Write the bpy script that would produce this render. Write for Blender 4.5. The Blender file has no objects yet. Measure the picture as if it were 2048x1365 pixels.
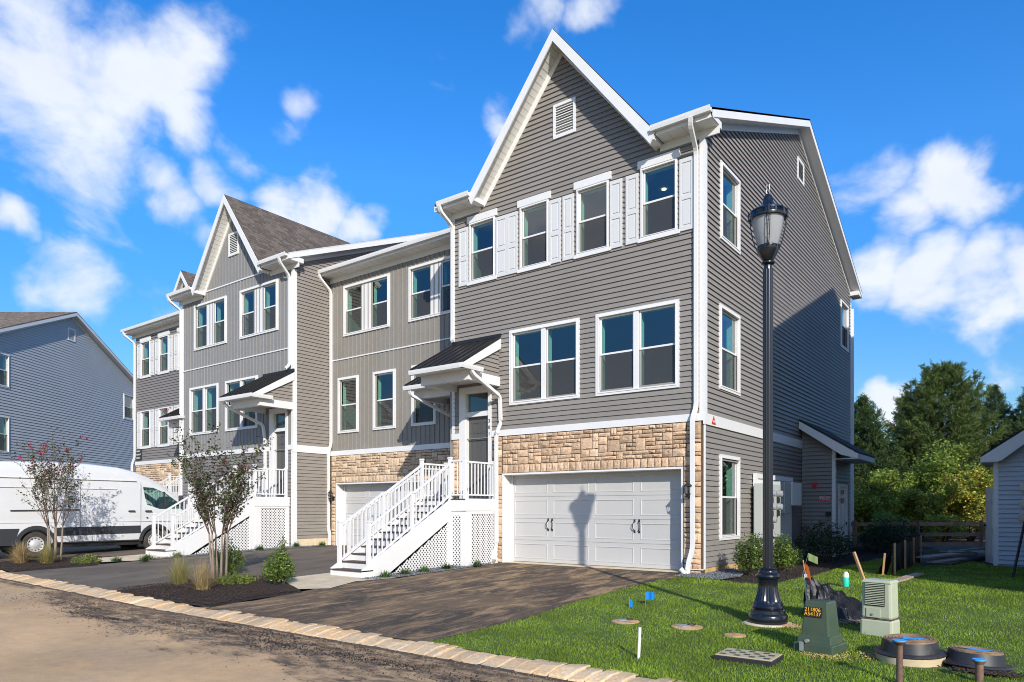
import bpy, bmesh, math, random
import numpy as np
from mathutils import Vector, Matrix
R = math.radians
random.seed(7); rng = np.random.default_rng(7)
S = bpy.context.scene
COL = S.collection

# ------------------------------------------------------------------ camera
cam = bpy.data.cameras.new('camera'); camo = bpy.data.objects.new('camera', cam); COL.objects.link(camo)
cam.sensor_width = 36; cam.lens = 1403/2048*36; cam.shift_y = (1018-682.5)/2048
cam.clip_start = .1; cam.clip_end = 3000
camo.location = (0, 0, 1.41); camo.rotation_euler = (R(90), 0, R(36.8))
S.camera = camo
# ------------------------------------------------------------------ light
SUN = Vector((1.17, -1.0, .74)).normalized()
EL = math.asin(SUN.z); AZ = math.atan2(SUN.x, SUN.y)
sl = bpy.data.lights.new('sun', 'SUN'); sl.energy = 5.0; sl.angle = R(.5); sl.color = (1, .94, .84)
so = bpy.data.objects.new('sun', sl); COL.objects.link(so); so.location = (20, -20, 30)
so.rotation_euler = (-SUN).to_track_quat('-Z', 'Y').to_euler()
S.view_settings.view_transform = 'Standard'; S.view_settings.look = 'None'
S.view_settings.exposure = 0.08; S.view_settings.gamma = 1
S.render.engine = 'CYCLES'
S.cycles.filter_width = 1.0
S.cycles.max_bounces = 8; S.cycles.transparent_max_bounces = 24

def ND(nt, t, **kw):
    n = nt.nodes.new(t)
    for k, v in kw.items():
        if k.startswith('i_'):
            key = k[2:]; key = int(key) if key.isdigit() else key.replace('_', ' ')
            n.inputs[key].default_value = v
        else: setattr(n, k, v)
    return n

W = bpy.data.worlds.new('World'); S.world = W; W.use_nodes = True
nt = W.node_tree; nt.nodes.clear(); L = nt.links.new
out = ND(nt, 'ShaderNodeOutputWorld'); bg = ND(nt, 'ShaderNodeBackground'); bg.inputs[1].default_value = .1
sky = ND(nt, 'ShaderNodeTexSky', sky_type='NISHITA', sun_disc=False, sun_elevation=EL, sun_rotation=AZ, altitude=100, air_density=1.0, dust_density=.3, ozone_density=2.5)
tc = ND(nt, 'ShaderNodeTexCoord')
hs = ND(nt, 'ShaderNodeHueSaturation', i_Hue=.509)
szz = ND(nt, 'ShaderNodeSeparateXYZ'); L(tc.outputs['Generated'], szz.inputs[0])
for inp, lo_, hi_ in (('Saturation', 1.5, 1.38), ('Value', .93, 2.4)):
    q_ = ND(nt, 'ShaderNodeMapRange'); L(szz.outputs[2], q_.inputs[0]); q_.inputs[1].default_value = .02; q_.inputs[2].default_value = .42; q_.inputs[3].default_value = lo_; q_.inputs[4].default_value = hi_; L(q_.outputs[0], hs.inputs[inp])
L(sky.outputs[0], hs.inputs['Color'])
# clouds: wind-torn noise gathered in banks given by directions on the sky
def pxdir(x, y):
    t = (x-1024)/1403; v = (1018-y)/1403; c, s = math.cos(R(36.8)), math.sin(R(36.8))
    return Vector((t*c-s, c+t*s, v)).normalized()
mp = ND(nt, 'ShaderNodeMapping'); mp.inputs['Scale'].default_value = (1, 1, 1.5)
L(tc.outputs['Generated'], mp.inputs[0])
n1 = ND(nt, 'ShaderNodeTexNoise', i_Scale=7.5, i_Detail=10, i_Roughness=.55, i_Distortion=.25)
L(mp.outputs[0], n1.inputs['Vector'])
banks = [(60,200,250,1.0),(210,150,230,1.0),(335,150,170,1.0),(390,240,130,.95),(120,300,210,.95),(70,50,200,.95),(330,60,130,.8),(330,375,120,1.0),(430,330,110,.9),(490,310,90,.8),(390,465,90,.9),(560,410,110,1.0),(630,430,130,1.0),(710,475,90,.9),(570,245,90,.62),(620,210,80,.66),(110,595,120,.72),(320,610,140,.55),(0,470,60,.75),(1050,-10,90,.8),(1150,-10,100,.85),(985,195,80,.72),(850,80,80,.5),
         (1900,405,125,1.1),(1960,400,90,1.0),(1800,470,110,.9),(1730,410,120,.62),(1750,565,110,.85),(1860,555,130,.95),(1960,560,130,.95),(2060,550,120,.95),(1900,615,100,.85),(1990,775,75,1.1),(1775,810,80,1.1),(1720,715,60,.6)]
wn = ND(nt, 'ShaderNodeTexNoise', i_Scale=4.5, i_Detail=5, i_Roughness=.55); L(tc.outputs['Generated'], wn.inputs['Vector'])
wv = ND(nt, 'ShaderNodeVectorMath', operation='MULTIPLY_ADD'); L(wn.outputs['Color'], wv.inputs[0]); wv.inputs[1].default_value = (.2, .2, .16); wv.inputs[2].default_value = (-.1, -.1, -.08)
wp = ND(nt, 'ShaderNodeVectorMath', operation='ADD'); L(tc.outputs['Generated'], wp.inputs[0]); L(wv.outputs[0], wp.inputs[1])
acc = None
for x, y, r, w in banks:
    d = pxdir(x, y)
    dp = ND(nt, 'ShaderNodeVectorMath', operation='DISTANCE'); L(wp.outputs[0], dp.inputs[0]); dp.inputs[1].default_value = d
    mr = ND(nt, 'ShaderNodeMapRange', interpolation_type='SMOOTHSTEP'); L(dp.outputs['Value'], mr.inputs[0])
    mr.inputs[1].default_value = 0; mr.inputs[2].default_value = r/1300; mr.inputs[3].default_value = w; mr.inputs[4].default_value = 0
    if acc is None: acc = mr.outputs[0]
    else:
        mx = ND(nt, 'ShaderNodeMath', operation='MAXIMUM'); L(acc, mx.inputs[0]); L(mr.outputs[0], mx.inputs[1]); acc = mx.outputs[0]
# other cloud banks all round the sky
nb = ND(nt, 'ShaderNodeTexNoise', i_Scale=1.7, i_Detail=2); L(tc.outputs['Generated'], nb.inputs['Vector'])
fd = ND(nt, 'ShaderNodeVectorMath', operation='DISTANCE'); L(tc.outputs['Generated'], fd.inputs[0]); fd.inputs[1].default_value = pxdir(1024, 500)
fm = ND(nt, 'ShaderNodeMapRange', interpolation_type='SMOOTHSTEP'); L(fd.outputs['Value'], fm.inputs[0]); fm.inputs[1].default_value = .75; fm.inputs[2].default_value = 1.1
br = ND(nt, 'ShaderNodeMapRange', interpolation_type='SMOOTHSTEP'); L(nb.outputs[0], br.inputs[0]); br.inputs[1].default_value = .5; br.inputs[2].default_value = .66
bm_ = ND(nt, 'ShaderNodeMath', operation='MULTIPLY'); L(br.outputs[0], bm_.inputs[0]); L(fm.outputs[0], bm_.inputs[1])
mx = ND(nt, 'ShaderNodeMath', operation='MAXIMUM'); L(acc, mx.inputs[0]); L(bm_.outputs[0], mx.inputs[1])
na = ND(nt, 'ShaderNodeMath', operation='MULTIPLY_ADD'); L(n1.outputs[0], na.inputs[0]); na.inputs[1].default_value = 1.9; na.inputs[2].default_value = -.95
ad = ND(nt, 'ShaderNodeMath', operation='MULTIPLY_ADD'); L(mx.outputs[0], ad.inputs[0]); ad.inputs[1].default_value = 1.0; L(na.outputs[0], ad.inputs[2])
cm = ND(nt, 'ShaderNodeMapRange', interpolation_type='SMOOTHSTEP'); L(ad.outputs[0], cm.inputs[0]); cm.inputs[1].default_value = .34; cm.inputs[2].default_value = .98
# thin haze veil low on the sky
sx = ND(nt, 'ShaderNodeSeparateXYZ'); L(tc.outputs['Generated'], sx.inputs[0])
n2 = ND(nt, 'ShaderNodeTexNoise', i_Scale=9.0, i_Detail=6, i_Roughness=.5); L(mp.outputs[0], n2.inputs['Vector'])
cc = ND(nt, 'ShaderNodeMixRGB'); L(n2.outputs[0], cc.inputs[0]); cc.inputs[1].default_value = (7.2, 7.8, 9.2, 1); cc.inputs[2].default_value = (9.8, 10.2, 10.6, 1)
cmx = ND(nt, 'ShaderNodeMath', operation='MULTIPLY'); L(cm.outputs[0], cmx.inputs[0]); cmx.inputs[1].default_value = .96
mixc = ND(nt, 'ShaderNodeMixRGB'); L(cmx.outputs[0], mixc.inputs[0]); L(hs.outputs[0], mixc.inputs[1]); L(cc.outputs[0], mixc.inputs[2])
L(mixc.outputs[0], bg.inputs[0]); L(bg.outputs[0], out.inputs[0])

# ------------------------------------------------------------------ materials
def mat(name, col, rough=.6, metal=0, n=None, bump=None, rnd=0, island=0, spec=None, trans=0):
    """n = list of (scale, amount, colour or None, (sx,sy,sz) or None, lo, hi)"""
    m = bpy.data.materials.new(name); m.use_nodes = True; t = m.node_tree; b = t.nodes['Principled BSDF']; LK = t.links.new
    b.inputs['Roughness'].default_value = rough; b.inputs['Metallic'].default_value = metal
    if spec is not None: b.inputs['Specular IOR Level'].default_value = spec
    cur = ND(t, 'ShaderNodeRGB'); cur.outputs[0].default_value = (*col, 1); cur = cur.outputs[0]
    tcn = ND(t, 'ShaderNodeTexCoord')
    geo = ND(t, 'ShaderNodeNewGeometry')
    for it in (n or []):
        sc, amt, c2, scl, lo, hi = (list(it)+[None]*6)[:6]
        mpn = ND(t, 'ShaderNodeMapping'); mpn.inputs['Scale'].default_value = scl or (1, 1, 1); LK(geo.outputs['Position'], mpn.inputs[0])
        no = ND(t, 'ShaderNodeTexNoise', i_Scale=sc, i_Detail=7, i_Roughness=.62, i_Distortion=.9 if scl and scl[1] < .75 else 0); LK(mpn.outputs[0], no.inputs['Vector'])
        mr = ND(t, 'ShaderNodeMapRange'); LK(no.outputs[0], mr.inputs[0]); mr.inputs[1].default_value = .3 if lo is None else lo; mr.inputs[2].default_value = .7 if hi is None else hi
        if c2 is None:
            mr.inputs[3].default_value = 1-amt; mr.inputs[4].default_value = 1+amt
            mu = ND(t, 'ShaderNodeVectorMath', operation='SCALE'); LK(cur, mu.inputs[0]); LK(mr.outputs[0], mu.inputs['Scale']); cur = mu.outputs[0]
        else:
            mr.inputs[3].default_value = 0; mr.inputs[4].default_value = amt
            mi = ND(t, 'ShaderNodeMixRGB'); LK(mr.outputs[0], mi.inputs[0]); LK(cur, mi.inputs[1]); mi.inputs[2].default_value = (*c2, 1); cur = mi.outputs[0]
    if rnd or island:
        src = ND(t, 'ShaderNodeObjectInfo').outputs['Random'] if rnd else geo.outputs['Random Per Island']
        a = rnd or island
        mr = ND(t, 'ShaderNodeMapRange'); LK(src, mr.inputs[0]); mr.inputs[3].default_value = 1-a; mr.inputs[4].default_value = 1+a
        mu = ND(t, 'ShaderNodeVectorMath', operation='SCALE'); LK(cur, mu.inputs[0]); LK(mr.outputs[0], mu.inputs['Scale']); cur = mu.outputs[0]
    LK(cur, b.inputs['Base Color'])
    if bump:
        no = ND(t, 'ShaderNodeTexNoise', i_Scale=bump[0], i_Detail=5); LK(geo.outputs['Position'], no.inputs['Vector'])
        bp = ND(t, 'ShaderNodeBump'); bp.inputs['Strength'].default_value = bump[1]; bp.inputs['Distance'].default_value = bump[2] if len(bump) > 2 else .01
        LK(no.outputs[0], bp.inputs['Height']); LK(bp.outputs[0], b.inputs['Normal'])
    if trans:
        tr = ND(t, 'ShaderNodeBsdfTranslucent'); LK(cur, tr.inputs[0]); mi = ND(t, 'ShaderNodeMixShader'); mi.inputs[0].default_value = trans
        LK(b.outputs[0], mi.inputs[1]); LK(tr.outputs[0], mi.inputs[2]); LK(mi.outputs[0], t.nodes['Material Output'].inputs[0])
    return m

def leafmat(name, cols, rough=.5, trans=.25, spec=.35):
    m = mat(name, cols[0], rough, spec=spec); t = m.node_tree; b = t.nodes['Principled BSDF']
    geo = ND(t, 'ShaderNodeNewGeometry'); cr = ND(t, 'ShaderNodeValToRGB'); cr.color_ramp.interpolation = 'CONSTANT' if len(cols) > 4 else 'LINEAR'
    el = cr.color_ramp.elements
    while len(el) < len(cols): el.new(.5)
    for i, c in enumerate(cols): el[i].position = i/len(cols) if len(cols) > 4 else i/(len(cols)-1); el[i].color = (*c, 1)
    t.links.new(geo.outputs['Random Per Island'], cr.inputs[0])
    no = ND(t, 'ShaderNodeTexNoise', i_Scale=1.3, i_Detail=3); t.links.new(geo.outputs['Position'], no.inputs['Vector'])
    mr = ND(t, 'ShaderNodeMapRange'); t.links.new(no.outputs[0], mr.inputs[0]); mr.inputs[1].default_value = .3; mr.inputs[2].default_value = .7; mr.inputs[3].default_value = .65; mr.inputs[4].default_value = 1.3
    mu = ND(t, 'ShaderNodeVectorMath', operation='SCALE'); t.links.new(cr.outputs[0], mu.inputs[0]); t.links.new(mr.outputs[0], mu.inputs['Scale'])
    t.links.new(mu.outputs[0], b.inputs['Base Color'])
    tr = ND(t, 'ShaderNodeBsdfTranslucent'); t.links.new(mu.outputs[0], tr.inputs[0]); mi = ND(t, 'ShaderNodeMixShader'); mi.inputs[0].default_value = trans
    t.links.new(b.outputs[0], mi.inputs[1]); t.links.new(tr.outputs[0], mi.inputs[2]); t.links.new(mi.outputs[0], t.nodes['Material Output'].inputs[0])
    return m

def glassmat(name, tint, ior=1.75, dirt=0):
    m = bpy.data.materials.new(name); m.use_nodes = True; t = m.node_tree; t.nodes.clear(); LK = t.links.new
    o = ND(t, 'ShaderNodeOutputMaterial'); tr = ND(t, 'ShaderNodeBsdfTransparent'); tr.inputs[0].default_value = (*tint, 1)
    gl = ND(t, 'ShaderNodeBsdfGlossy', i_Roughness=.0); gl.inputs[0].default_value = (.95, .97, 1, 1)
    lw = ND(t, 'ShaderNodeLayerWeight', i_Blend=.5); pw = ND(t, 'ShaderNodeMath', operation='POWER'); LK(lw.outputs['Facing'], pw.inputs[0]); pw.inputs[1].default_value = 4; r0 = ((ior-1)/(ior+1))**2; fr = ND(t, 'ShaderNodeMath', operation='MULTIPLY_ADD'); LK(pw.outputs[0], fr.inputs[0]); fr.inputs[1].default_value = 1-r0; fr.inputs[2].default_value = r0; mi = ND(t, 'ShaderNodeMixShader')
    geo = ND(t, 'ShaderNodeNewGeometry'); no = ND(t, 'ShaderNodeTexNoise', i_Scale=1.1, i_Detail=1); LK(geo.outputs['Position'], no.inputs['Vector'])
    bp = ND(t, 'ShaderNodeBump'); bp.inputs['Strength'].default_value = .12; bp.inputs['Distance'].default_value = .05; LK(no.outputs[0], bp.inputs['Height']); LK(bp.outputs[0], gl.inputs['Normal'])
    LK(fr.outputs[0], mi.inputs[0]); LK(tr.outputs[0], mi.inputs[1]); LK(gl.outputs[0], mi.inputs[2]); LK(mi.outputs[0], o.inputs[0])
    return m
def screenmat():
    m = bpy.data.materials.new('insect_screen'); m.use_nodes = True; t = m.node_tree; t.nodes.clear(); LK = t.links.new
    o = ND(t, 'ShaderNodeOutputMaterial'); tr = ND(t, 'ShaderNodeBsdfTransparent'); df = ND(t, 'ShaderNodeBsdfDiffuse'); df.inputs[0].default_value = (.09, .088, .085, 1)
    mi = ND(t, 'ShaderNodeMixShader'); mi.inputs[0].default_value = .5; LK(tr.outputs[0], mi.inputs[1]); LK(df.outputs[0], mi.inputs[2]); LK(mi.outputs[0], o.inputs[0])
    return m

M = {}
M['side1'] = mat('vinyl_siding_greige', (.235, .216, .198), .55, n=[(.5, .06), (1.6, .05, None, (.3, .3, 2)), (9, .05)], bump=(90, .12, .003), rnd=.04)
M['side2'] = mat('vinyl_siding_taupe', (.235, .217, .192), .55, n=[(1.2, .05), (9, .04)], rnd=.03)
M['side3'] = mat('vinyl_siding_pewter', (.222, .218, .216), .55, n=[(1.2, .04), (9, .04)], rnd=.03)
M['sidewall3'] = mat('vinyl_siding_taupe_lap', (.245, .22, .195), .55, n=[(1.2, .05), (9, .04)])
M['side4'] = mat('vinyl_siding_dark_lap', (.2, .185, .175), .55, n=[(1.2, .05)])
M['blue'] = mat('vinyl_siding_blue_grey', (.42, .435, .445), .5, n=[(1, .05)])
M['nsid'] = mat('vinyl_siding_pale', (.5, .53, .58), .5, n=[(1, .05)])
M['white'] = mat('white_trim', (.69, .69, .69), .45, n=[(1.5, .03), (14, .02)])
M['wht2'] = mat('white_shutter', (.6, .605, .61), .4)
M['soff'] = mat('white_soffit', (.68, .68, .67), .5)
M['gdoor'] = mat('garage_door_white', (.475, .47, .462), .4, n=[(.8, .03), (30, .015)])
M['brown'] = mat('brown_decking', (.07, .045, .035), .6, n=[(20, .2)])
M['mroof'] = mat('black_metal_roof', (.022, .022, .024), .38, metal=.2)
M['black'] = mat('black_painted_metal', (.008, .01, .016), .22, spec=.6)
M['blackm'] = mat('black_matt', (.012, .012, .013), .6)
M['door'] = mat('door_charcoal', (.085, .083, .082), .4)
M['pitlid'] = mat('muddy_pit_lid', (.46, .38, .24), .85, n=[(8, .4, (.42, .32, .2), None, .45, .65)])
M['stone'] = mat('veneer_stone', (.57, .395, .26), .85, n=[(5, .7, (.47, .33, .22)), (2.2, .5, (.62, .5, .37), None, .5, .7), (26, .26), (70, .12)], bump=(45, .6, .012), rnd=.26)
M['stone2'] = mat('veneer_stone_pale', (.6, .44, .29), .85, n=[(5, .6, (.44, .35, .27)), (26, .2)], bump=(45, .6, .012), rnd=.18)
M['mortar'] = mat('mortar', (.1, .068, .042), .95, n=[(30, .3)])
M['found'] = mat('tan_foundation', (.5, .33, .15), .9, n=[(4, .25), (20, .15)])
M['shing'] = mat('asphalt_shingle', (.12, .1, .088), .9, n=[(60, .25)], island=.32)
M['shingd'] = mat('asphalt_shingle_dark', (.025, .024, .025), .9, n=[(40, .3)])
M['glass'] = glassmat('window_glass', (.42, .68, .6), 2.2)
M['glassc'] = glassmat('vehicle_glass', (.55, .72, .66), 1.6)
M['screen'] = screenmat()
M['room'] = mat('interior_drywall', (.33, .33, .31), .9)
M['reveal'] = mat('interior_return', (.7, .74, .68), .8)
M['asph'] = mat('asphalt_driveway', (.05, .036, .025), .9, n=[(.55, .75, (.17, .11, .06), (1, .7, 1), .42, .62), (1.9, .75, (.42, .27, .135), (1.6, .45, 1), .48, .62), (9, .85, (.46, .3, .15), (1.3, .5, 1), .53, .66), (9, .75, (.028, .022, .018), (1.3, .5, 1), .5, .66), (60, .35)], bump=(70, .5, .01))
M['asph2'] = mat('asphalt_driveway_dusty', (.1, .078, .058), .9, n=[(1.0, .8, (.22, .18, .13), (1.2, .5, 1), .4, .75), (9, .5, (.25, .2, .14), (1.6, .5, 1), .55, .75), (60, .3)], bump=(70, .5, .01))
M['conc'] = mat('pale_concrete', (.62, .51, .35), .85, n=[(2, .18), (30, .12)], bump=(80, .3, .004))
M['mulch'] = mat('dark_mulch', (.026, .016, .011), .95, n=[(30, .6)], bump=(40, 1, .03))
M['chip'] = mat('mulch_chips', (.04, .024, .016), .9, island=.7)
M['dirt'] = mat('bare_dirt', (.2, .13, .075), .95, n=[(.7, .3), (9, .35)], bump=(30, .6, .02))
M['tandirt'] = mat('tan_clay', (.5, .31, .15), .95, n=[(9, .3), (30, .35)], bump=(30, .6, .02))
M['dsoil'] = mat('dark_soil', (.085, .062, .044), .95, n=[(1.5, .4), (14, .4)], bump=(30, .6, .02))
M['gravel'] = mat('grey_gravel', (.16, .17, .18), .85, island=.6)
M['gravbase'] = mat('gravel_bed', (.1, .105, .11), .95, n=[(60, .5)], bump=(60, 1, .02))
M['rubble'] = mat('road_rubble', (.16, .11, .07), .9, island=.9)
M['clod'] = mat('black_asphalt_crumbs', (.022, .02, .02), .9, island=.7)
M['curb'] = mat('belgian_block', (.58, .43, .265), .9, n=[(2.2, .75, (.56, .34, .15), None, .42, .62), (1.1, .3), (25, .22), (8, .5, (.55, .48, .38), None, .5, .7)], bump=(35, .6, .012), rnd=.12)
M['lawnb'] = mat('lawn_soil', (.06, .1, .02), .95, n=[(.8, .25), (30, .4)])
M['grass'] = leafmat('grass_blades', [(.13, .22, .018), (.22, .33, .03), (.33, .42, .06)], .6, .35, .12)
M['steel'] = mat('galvanised_steel', (.4, .42, .42), .4, metal=.5, n=[(8, .1)])
M['cab'] = mat('grey_cabinet', (.42, .45, .43), .5)
M['cabw'] = mat('white_board', (.72, .73, .72), .5)
M['red'] = mat('red_sign', (.6, .02, .015), .4)
M['redc'] = mat('red_shape_paint', (.5, .01, .01), .25)
M['wtxt'] = mat('white_lettering', (.85, .85, .85), .5)
M['dgreen'] = mat('dark_green_paint', (.048, .078, .05), .38, n=[(3, .12), (1.6, .35, (.13, .12, .07), None, .5, .75)])
M['pgreen'] = mat('pale_green_plastic', (.4, .43, .31), .45, n=[(3, .08), (2.2, .5, (.42, .38, .27), None, .55, .75)])
M['ytxt'] = mat('yellow_numerals', (.9, .45, .02), .5)
M['rust'] = mat('rusty_pipe', (.17, .1, .07), .7, metal=.2, n=[(9, .45), (4, .7, (.06, .05, .05), None, .45, .65)], bump=(50, .4, .005))
M['bluep'] = mat('blue_marking_paint', (.03, .32, .75), .6, n=[(14, .25)])
M['rub'] = mat('black_rubber', (.022, .023, .027), .5, n=[(4, .7, (.12, .085, .055), None, .56, .75)])
M['rubtop'] = mat('muddy_black_cover', (.17, .105, .06), .9, n=[(10, .7, (.36, .24, .14), None, .4, .65)], bump=(40, .5, .01))
M['pconc'] = mat('dirty_plastic_ring', (.58, .47, .3), .7, n=[(4, .6, (.3, .19, .1), (1, 1, 3), .5, .7)])
M['wood'] = mat('raw_wood', (.42, .25, .12), .8, n=[(12, .25, None, (6, 6, 1))])
M['fwood'] = mat('stained_fence_wood', (.34, .18, .11), .8, n=[(4, .35), (30, .2)], rnd=.2)
M['plank'] = mat('weathered_plank', (.4, .31, .25), .85, n=[(5, .3, None, (1, 5, 1))], rnd=.25)
M['fabric'] = mat('black_silt_fabric', (.008, .008, .009), .42, bump=(20, .5, .02), spec=.35)
M['orange'] = mat('orange_ribbon', (.95, .2, .04), .6, trans=.3)
M['fblue'] = mat('blue_flag', (.0, .24, .72), .5, trans=.3)
M['fgreen'] = mat('green_flag', (.26, .36, .14), .5, trans=.4)
M['pvc'] = mat('pvc_white', (.78, .75, .66), .4, n=[(9, .12)])
M['teal'] = mat('teal_plastic', (.03, .55, .4), .35)
M['bark'] = mat('smooth_tan_bark', (.23, .18, .135), .8, n=[(8, .3), (3, .5, (.16, .12, .1), (1, 1, .5), .5, .7)])
M['twig'] = mat('brown_twigs', (.13, .09, .07), .8)
M['barkd'] = mat('dark_bark', (.07, .05, .038), .9, n=[(8, .4)], bump=(15, .8, .05))
M['paint'] = mat('white_van_paint', (.6, .61, .62), .18, n=[(.8, .03)], spec=.6)
M['vtrim'] = mat('grey_plastic_trim', (.032, .034, .04), .5)
M['tyre'] = mat('dusty_tyre', (.035, .032, .03), .85, n=[(5, .5, (.13, .1, .07), None, .45, .7)])
M['rim'] = mat('painted_steel_rim', (.6, .6, .6), .35, metal=.3)
M['myrt'] = leafmat('crape_myrtle_leaves', [(.03, .05, .018), (.055, .085, .02), (.08, .1, .03), (.08, .045, .025), (.05, .075, .02), (.045, .07, .02)], .45, .25)
M['flower'] = leafmat('pink_blossom', [(.38, .02, .05), (.5, .05, .1)], .6, .3)
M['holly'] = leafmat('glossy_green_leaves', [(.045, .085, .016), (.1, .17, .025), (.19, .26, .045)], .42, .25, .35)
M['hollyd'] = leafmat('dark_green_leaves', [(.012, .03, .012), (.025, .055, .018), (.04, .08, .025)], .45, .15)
M['juni'] = leafmat('juniper_foliage', [(.11, .17, .03), (.17, .23, .04), (.26, .28, .06)], .6, .2)
M['straw'] = leafmat('dry_grass', [(.42, .3, .13), (.55, .4, .19), (.65, .48, .26), (.3, .28, .09)], .7, .3)
M['straw2'] = leafmat('green_gold_grass', [(.16, .2, .05), (.34, .3, .1), (.58, .44, .2), (.22, .24, .07)], .7, .3)
M['liri'] = leafmat('liriope_leaves', [(.025, .06, .015), (.05, .11, .025), (.09, .17, .04)], .4, .2)
M['pine'] = leafmat('pine_needles', [(.035, .065, .025), (.06, .105, .038), (.09, .14, .045)], .6, .15, .2)
M['pinec'] = leafmat('pine_needles_gold', [(.045, .085, .024), (.09, .14, .036), (.16, .185, .045)], .6, .15, .2)
M['decid'] = leafmat('autumn_leaves', [(.14, .19, .03), (.3, .36, .05), (.55, .52, .1), (.6, .42, .08), (.22, .28, .04)], .6, .35, .2)
M['decid2'] = leafmat('green_leaves', [(.1, .17, .03), (.2, .3, .05), (.36, .42, .09)], .6, .35, .2)
M['lens'] = glassmat('lamp_lens', (.93, .94, .95), 1.5)
M['globe'] = mat('ribbed_acrylic_globe', (.5, .52, .54), .08, trans=.45, spec=.8)
M['acry'] = mat('meter_glass_grey', (.3, .32, .34), .12, spec=.8)
lm = bpy.data.materials.new('lit_downlight'); lm.use_nodes = True
lm.node_tree.nodes['Principled BSDF'].inputs['Emission Color'].default_value = (1, .8, .5, 1); lm.node_tree.nodes['Principled BSDF'].inputs['Emission Strength'].default_value = 3
M['lit'] = lm
# the road: tan crust with a dark, gritty margin along the kerb
m = mat('dusty_road', (.52, .34, .175), .9, n=[(.45, .26), (2.4, .45, (.58, .36, .17), (1, 1, 1), .48, .66), (.9, .6, (.36, .27, .17), (.6, 1.4, 1), .45, .7), (6, .1), (50, .12)], bump=(50, .4, .01)); t = m.node_tree; b = t.nodes['Principled BSDF']
src = b.inputs['Base Color'].links[0].from_socket
geo = ND(t, 'ShaderNodeNewGeometry'); sp = ND(t, 'ShaderNodeSeparateXYZ'); t.links.new(geo.outputs['Position'], sp.inputs[0])
ma = ND(t, 'ShaderNodeMath', operation='MULTIPLY_ADD'); t.links.new(sp.outputs[0], ma.inputs[0]); ma.inputs[1].default_value = .105; t.links.new(sp.outputs[1], ma.inputs[2])
nz = ND(t, 'ShaderNodeTexNoise', i_Scale=1.1, i_Detail=7, i_Roughness=.65); mpn = ND(t, 'ShaderNodeMapping'); mpn.inputs['Scale'].default_value = (.7, 1.6, 1); t.links.new(geo.outputs['Position'], mpn.inputs[0]); t.links.new(mpn.outputs[0], nz.inputs['Vector'])
mb2 = ND(t, 'ShaderNodeMath', operation='MULTIPLY_ADD'); t.links.new(nz.outputs[0], mb2.inputs[0]); mb2.inputs[1].default_value = 3.8; t.links.new(ma.outputs[0], mb2.inputs[2])
mr = ND(t, 'ShaderNodeMapRange'); t.links.new(mb2.outputs[0], mr.inputs[0]); mr.inputs[1].default_value = 5.5; mr.inputs[2].default_value = 5.95; mr.inputs[3].default_value = 0; mr.inputs[4].default_value = .9
nf = ND(t, 'ShaderNodeTexNoise', i_Scale=3.2, i_Detail=10, i_Roughness=.72, i_Distortion=.4); t.links.new(mpn.outputs[0], nf.inputs['Vector'])
cr = ND(t, 'ShaderNodeValToRGB'); cr.color_ramp.elements[0].position = .43; cr.color_ramp.elements[0].color = (.045, .034, .026, 1); cr.color_ramp.elements[1].position = .6; cr.color_ramp.elements[1].color = (.42, .28, .15, 1); t.links.new(nf.outputs[0], cr.inputs[0])
mi = ND(t, 'ShaderNodeMixRGB'); t.links.new(mr.outputs[0], mi.inputs[0]); t.links.new(src, mi.inputs[1]); t.links.new(cr.outputs[0], mi.inputs[2]); t.links.new(mi.outputs[0], b.inputs['Base Color'])
M['road'] = m

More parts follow.
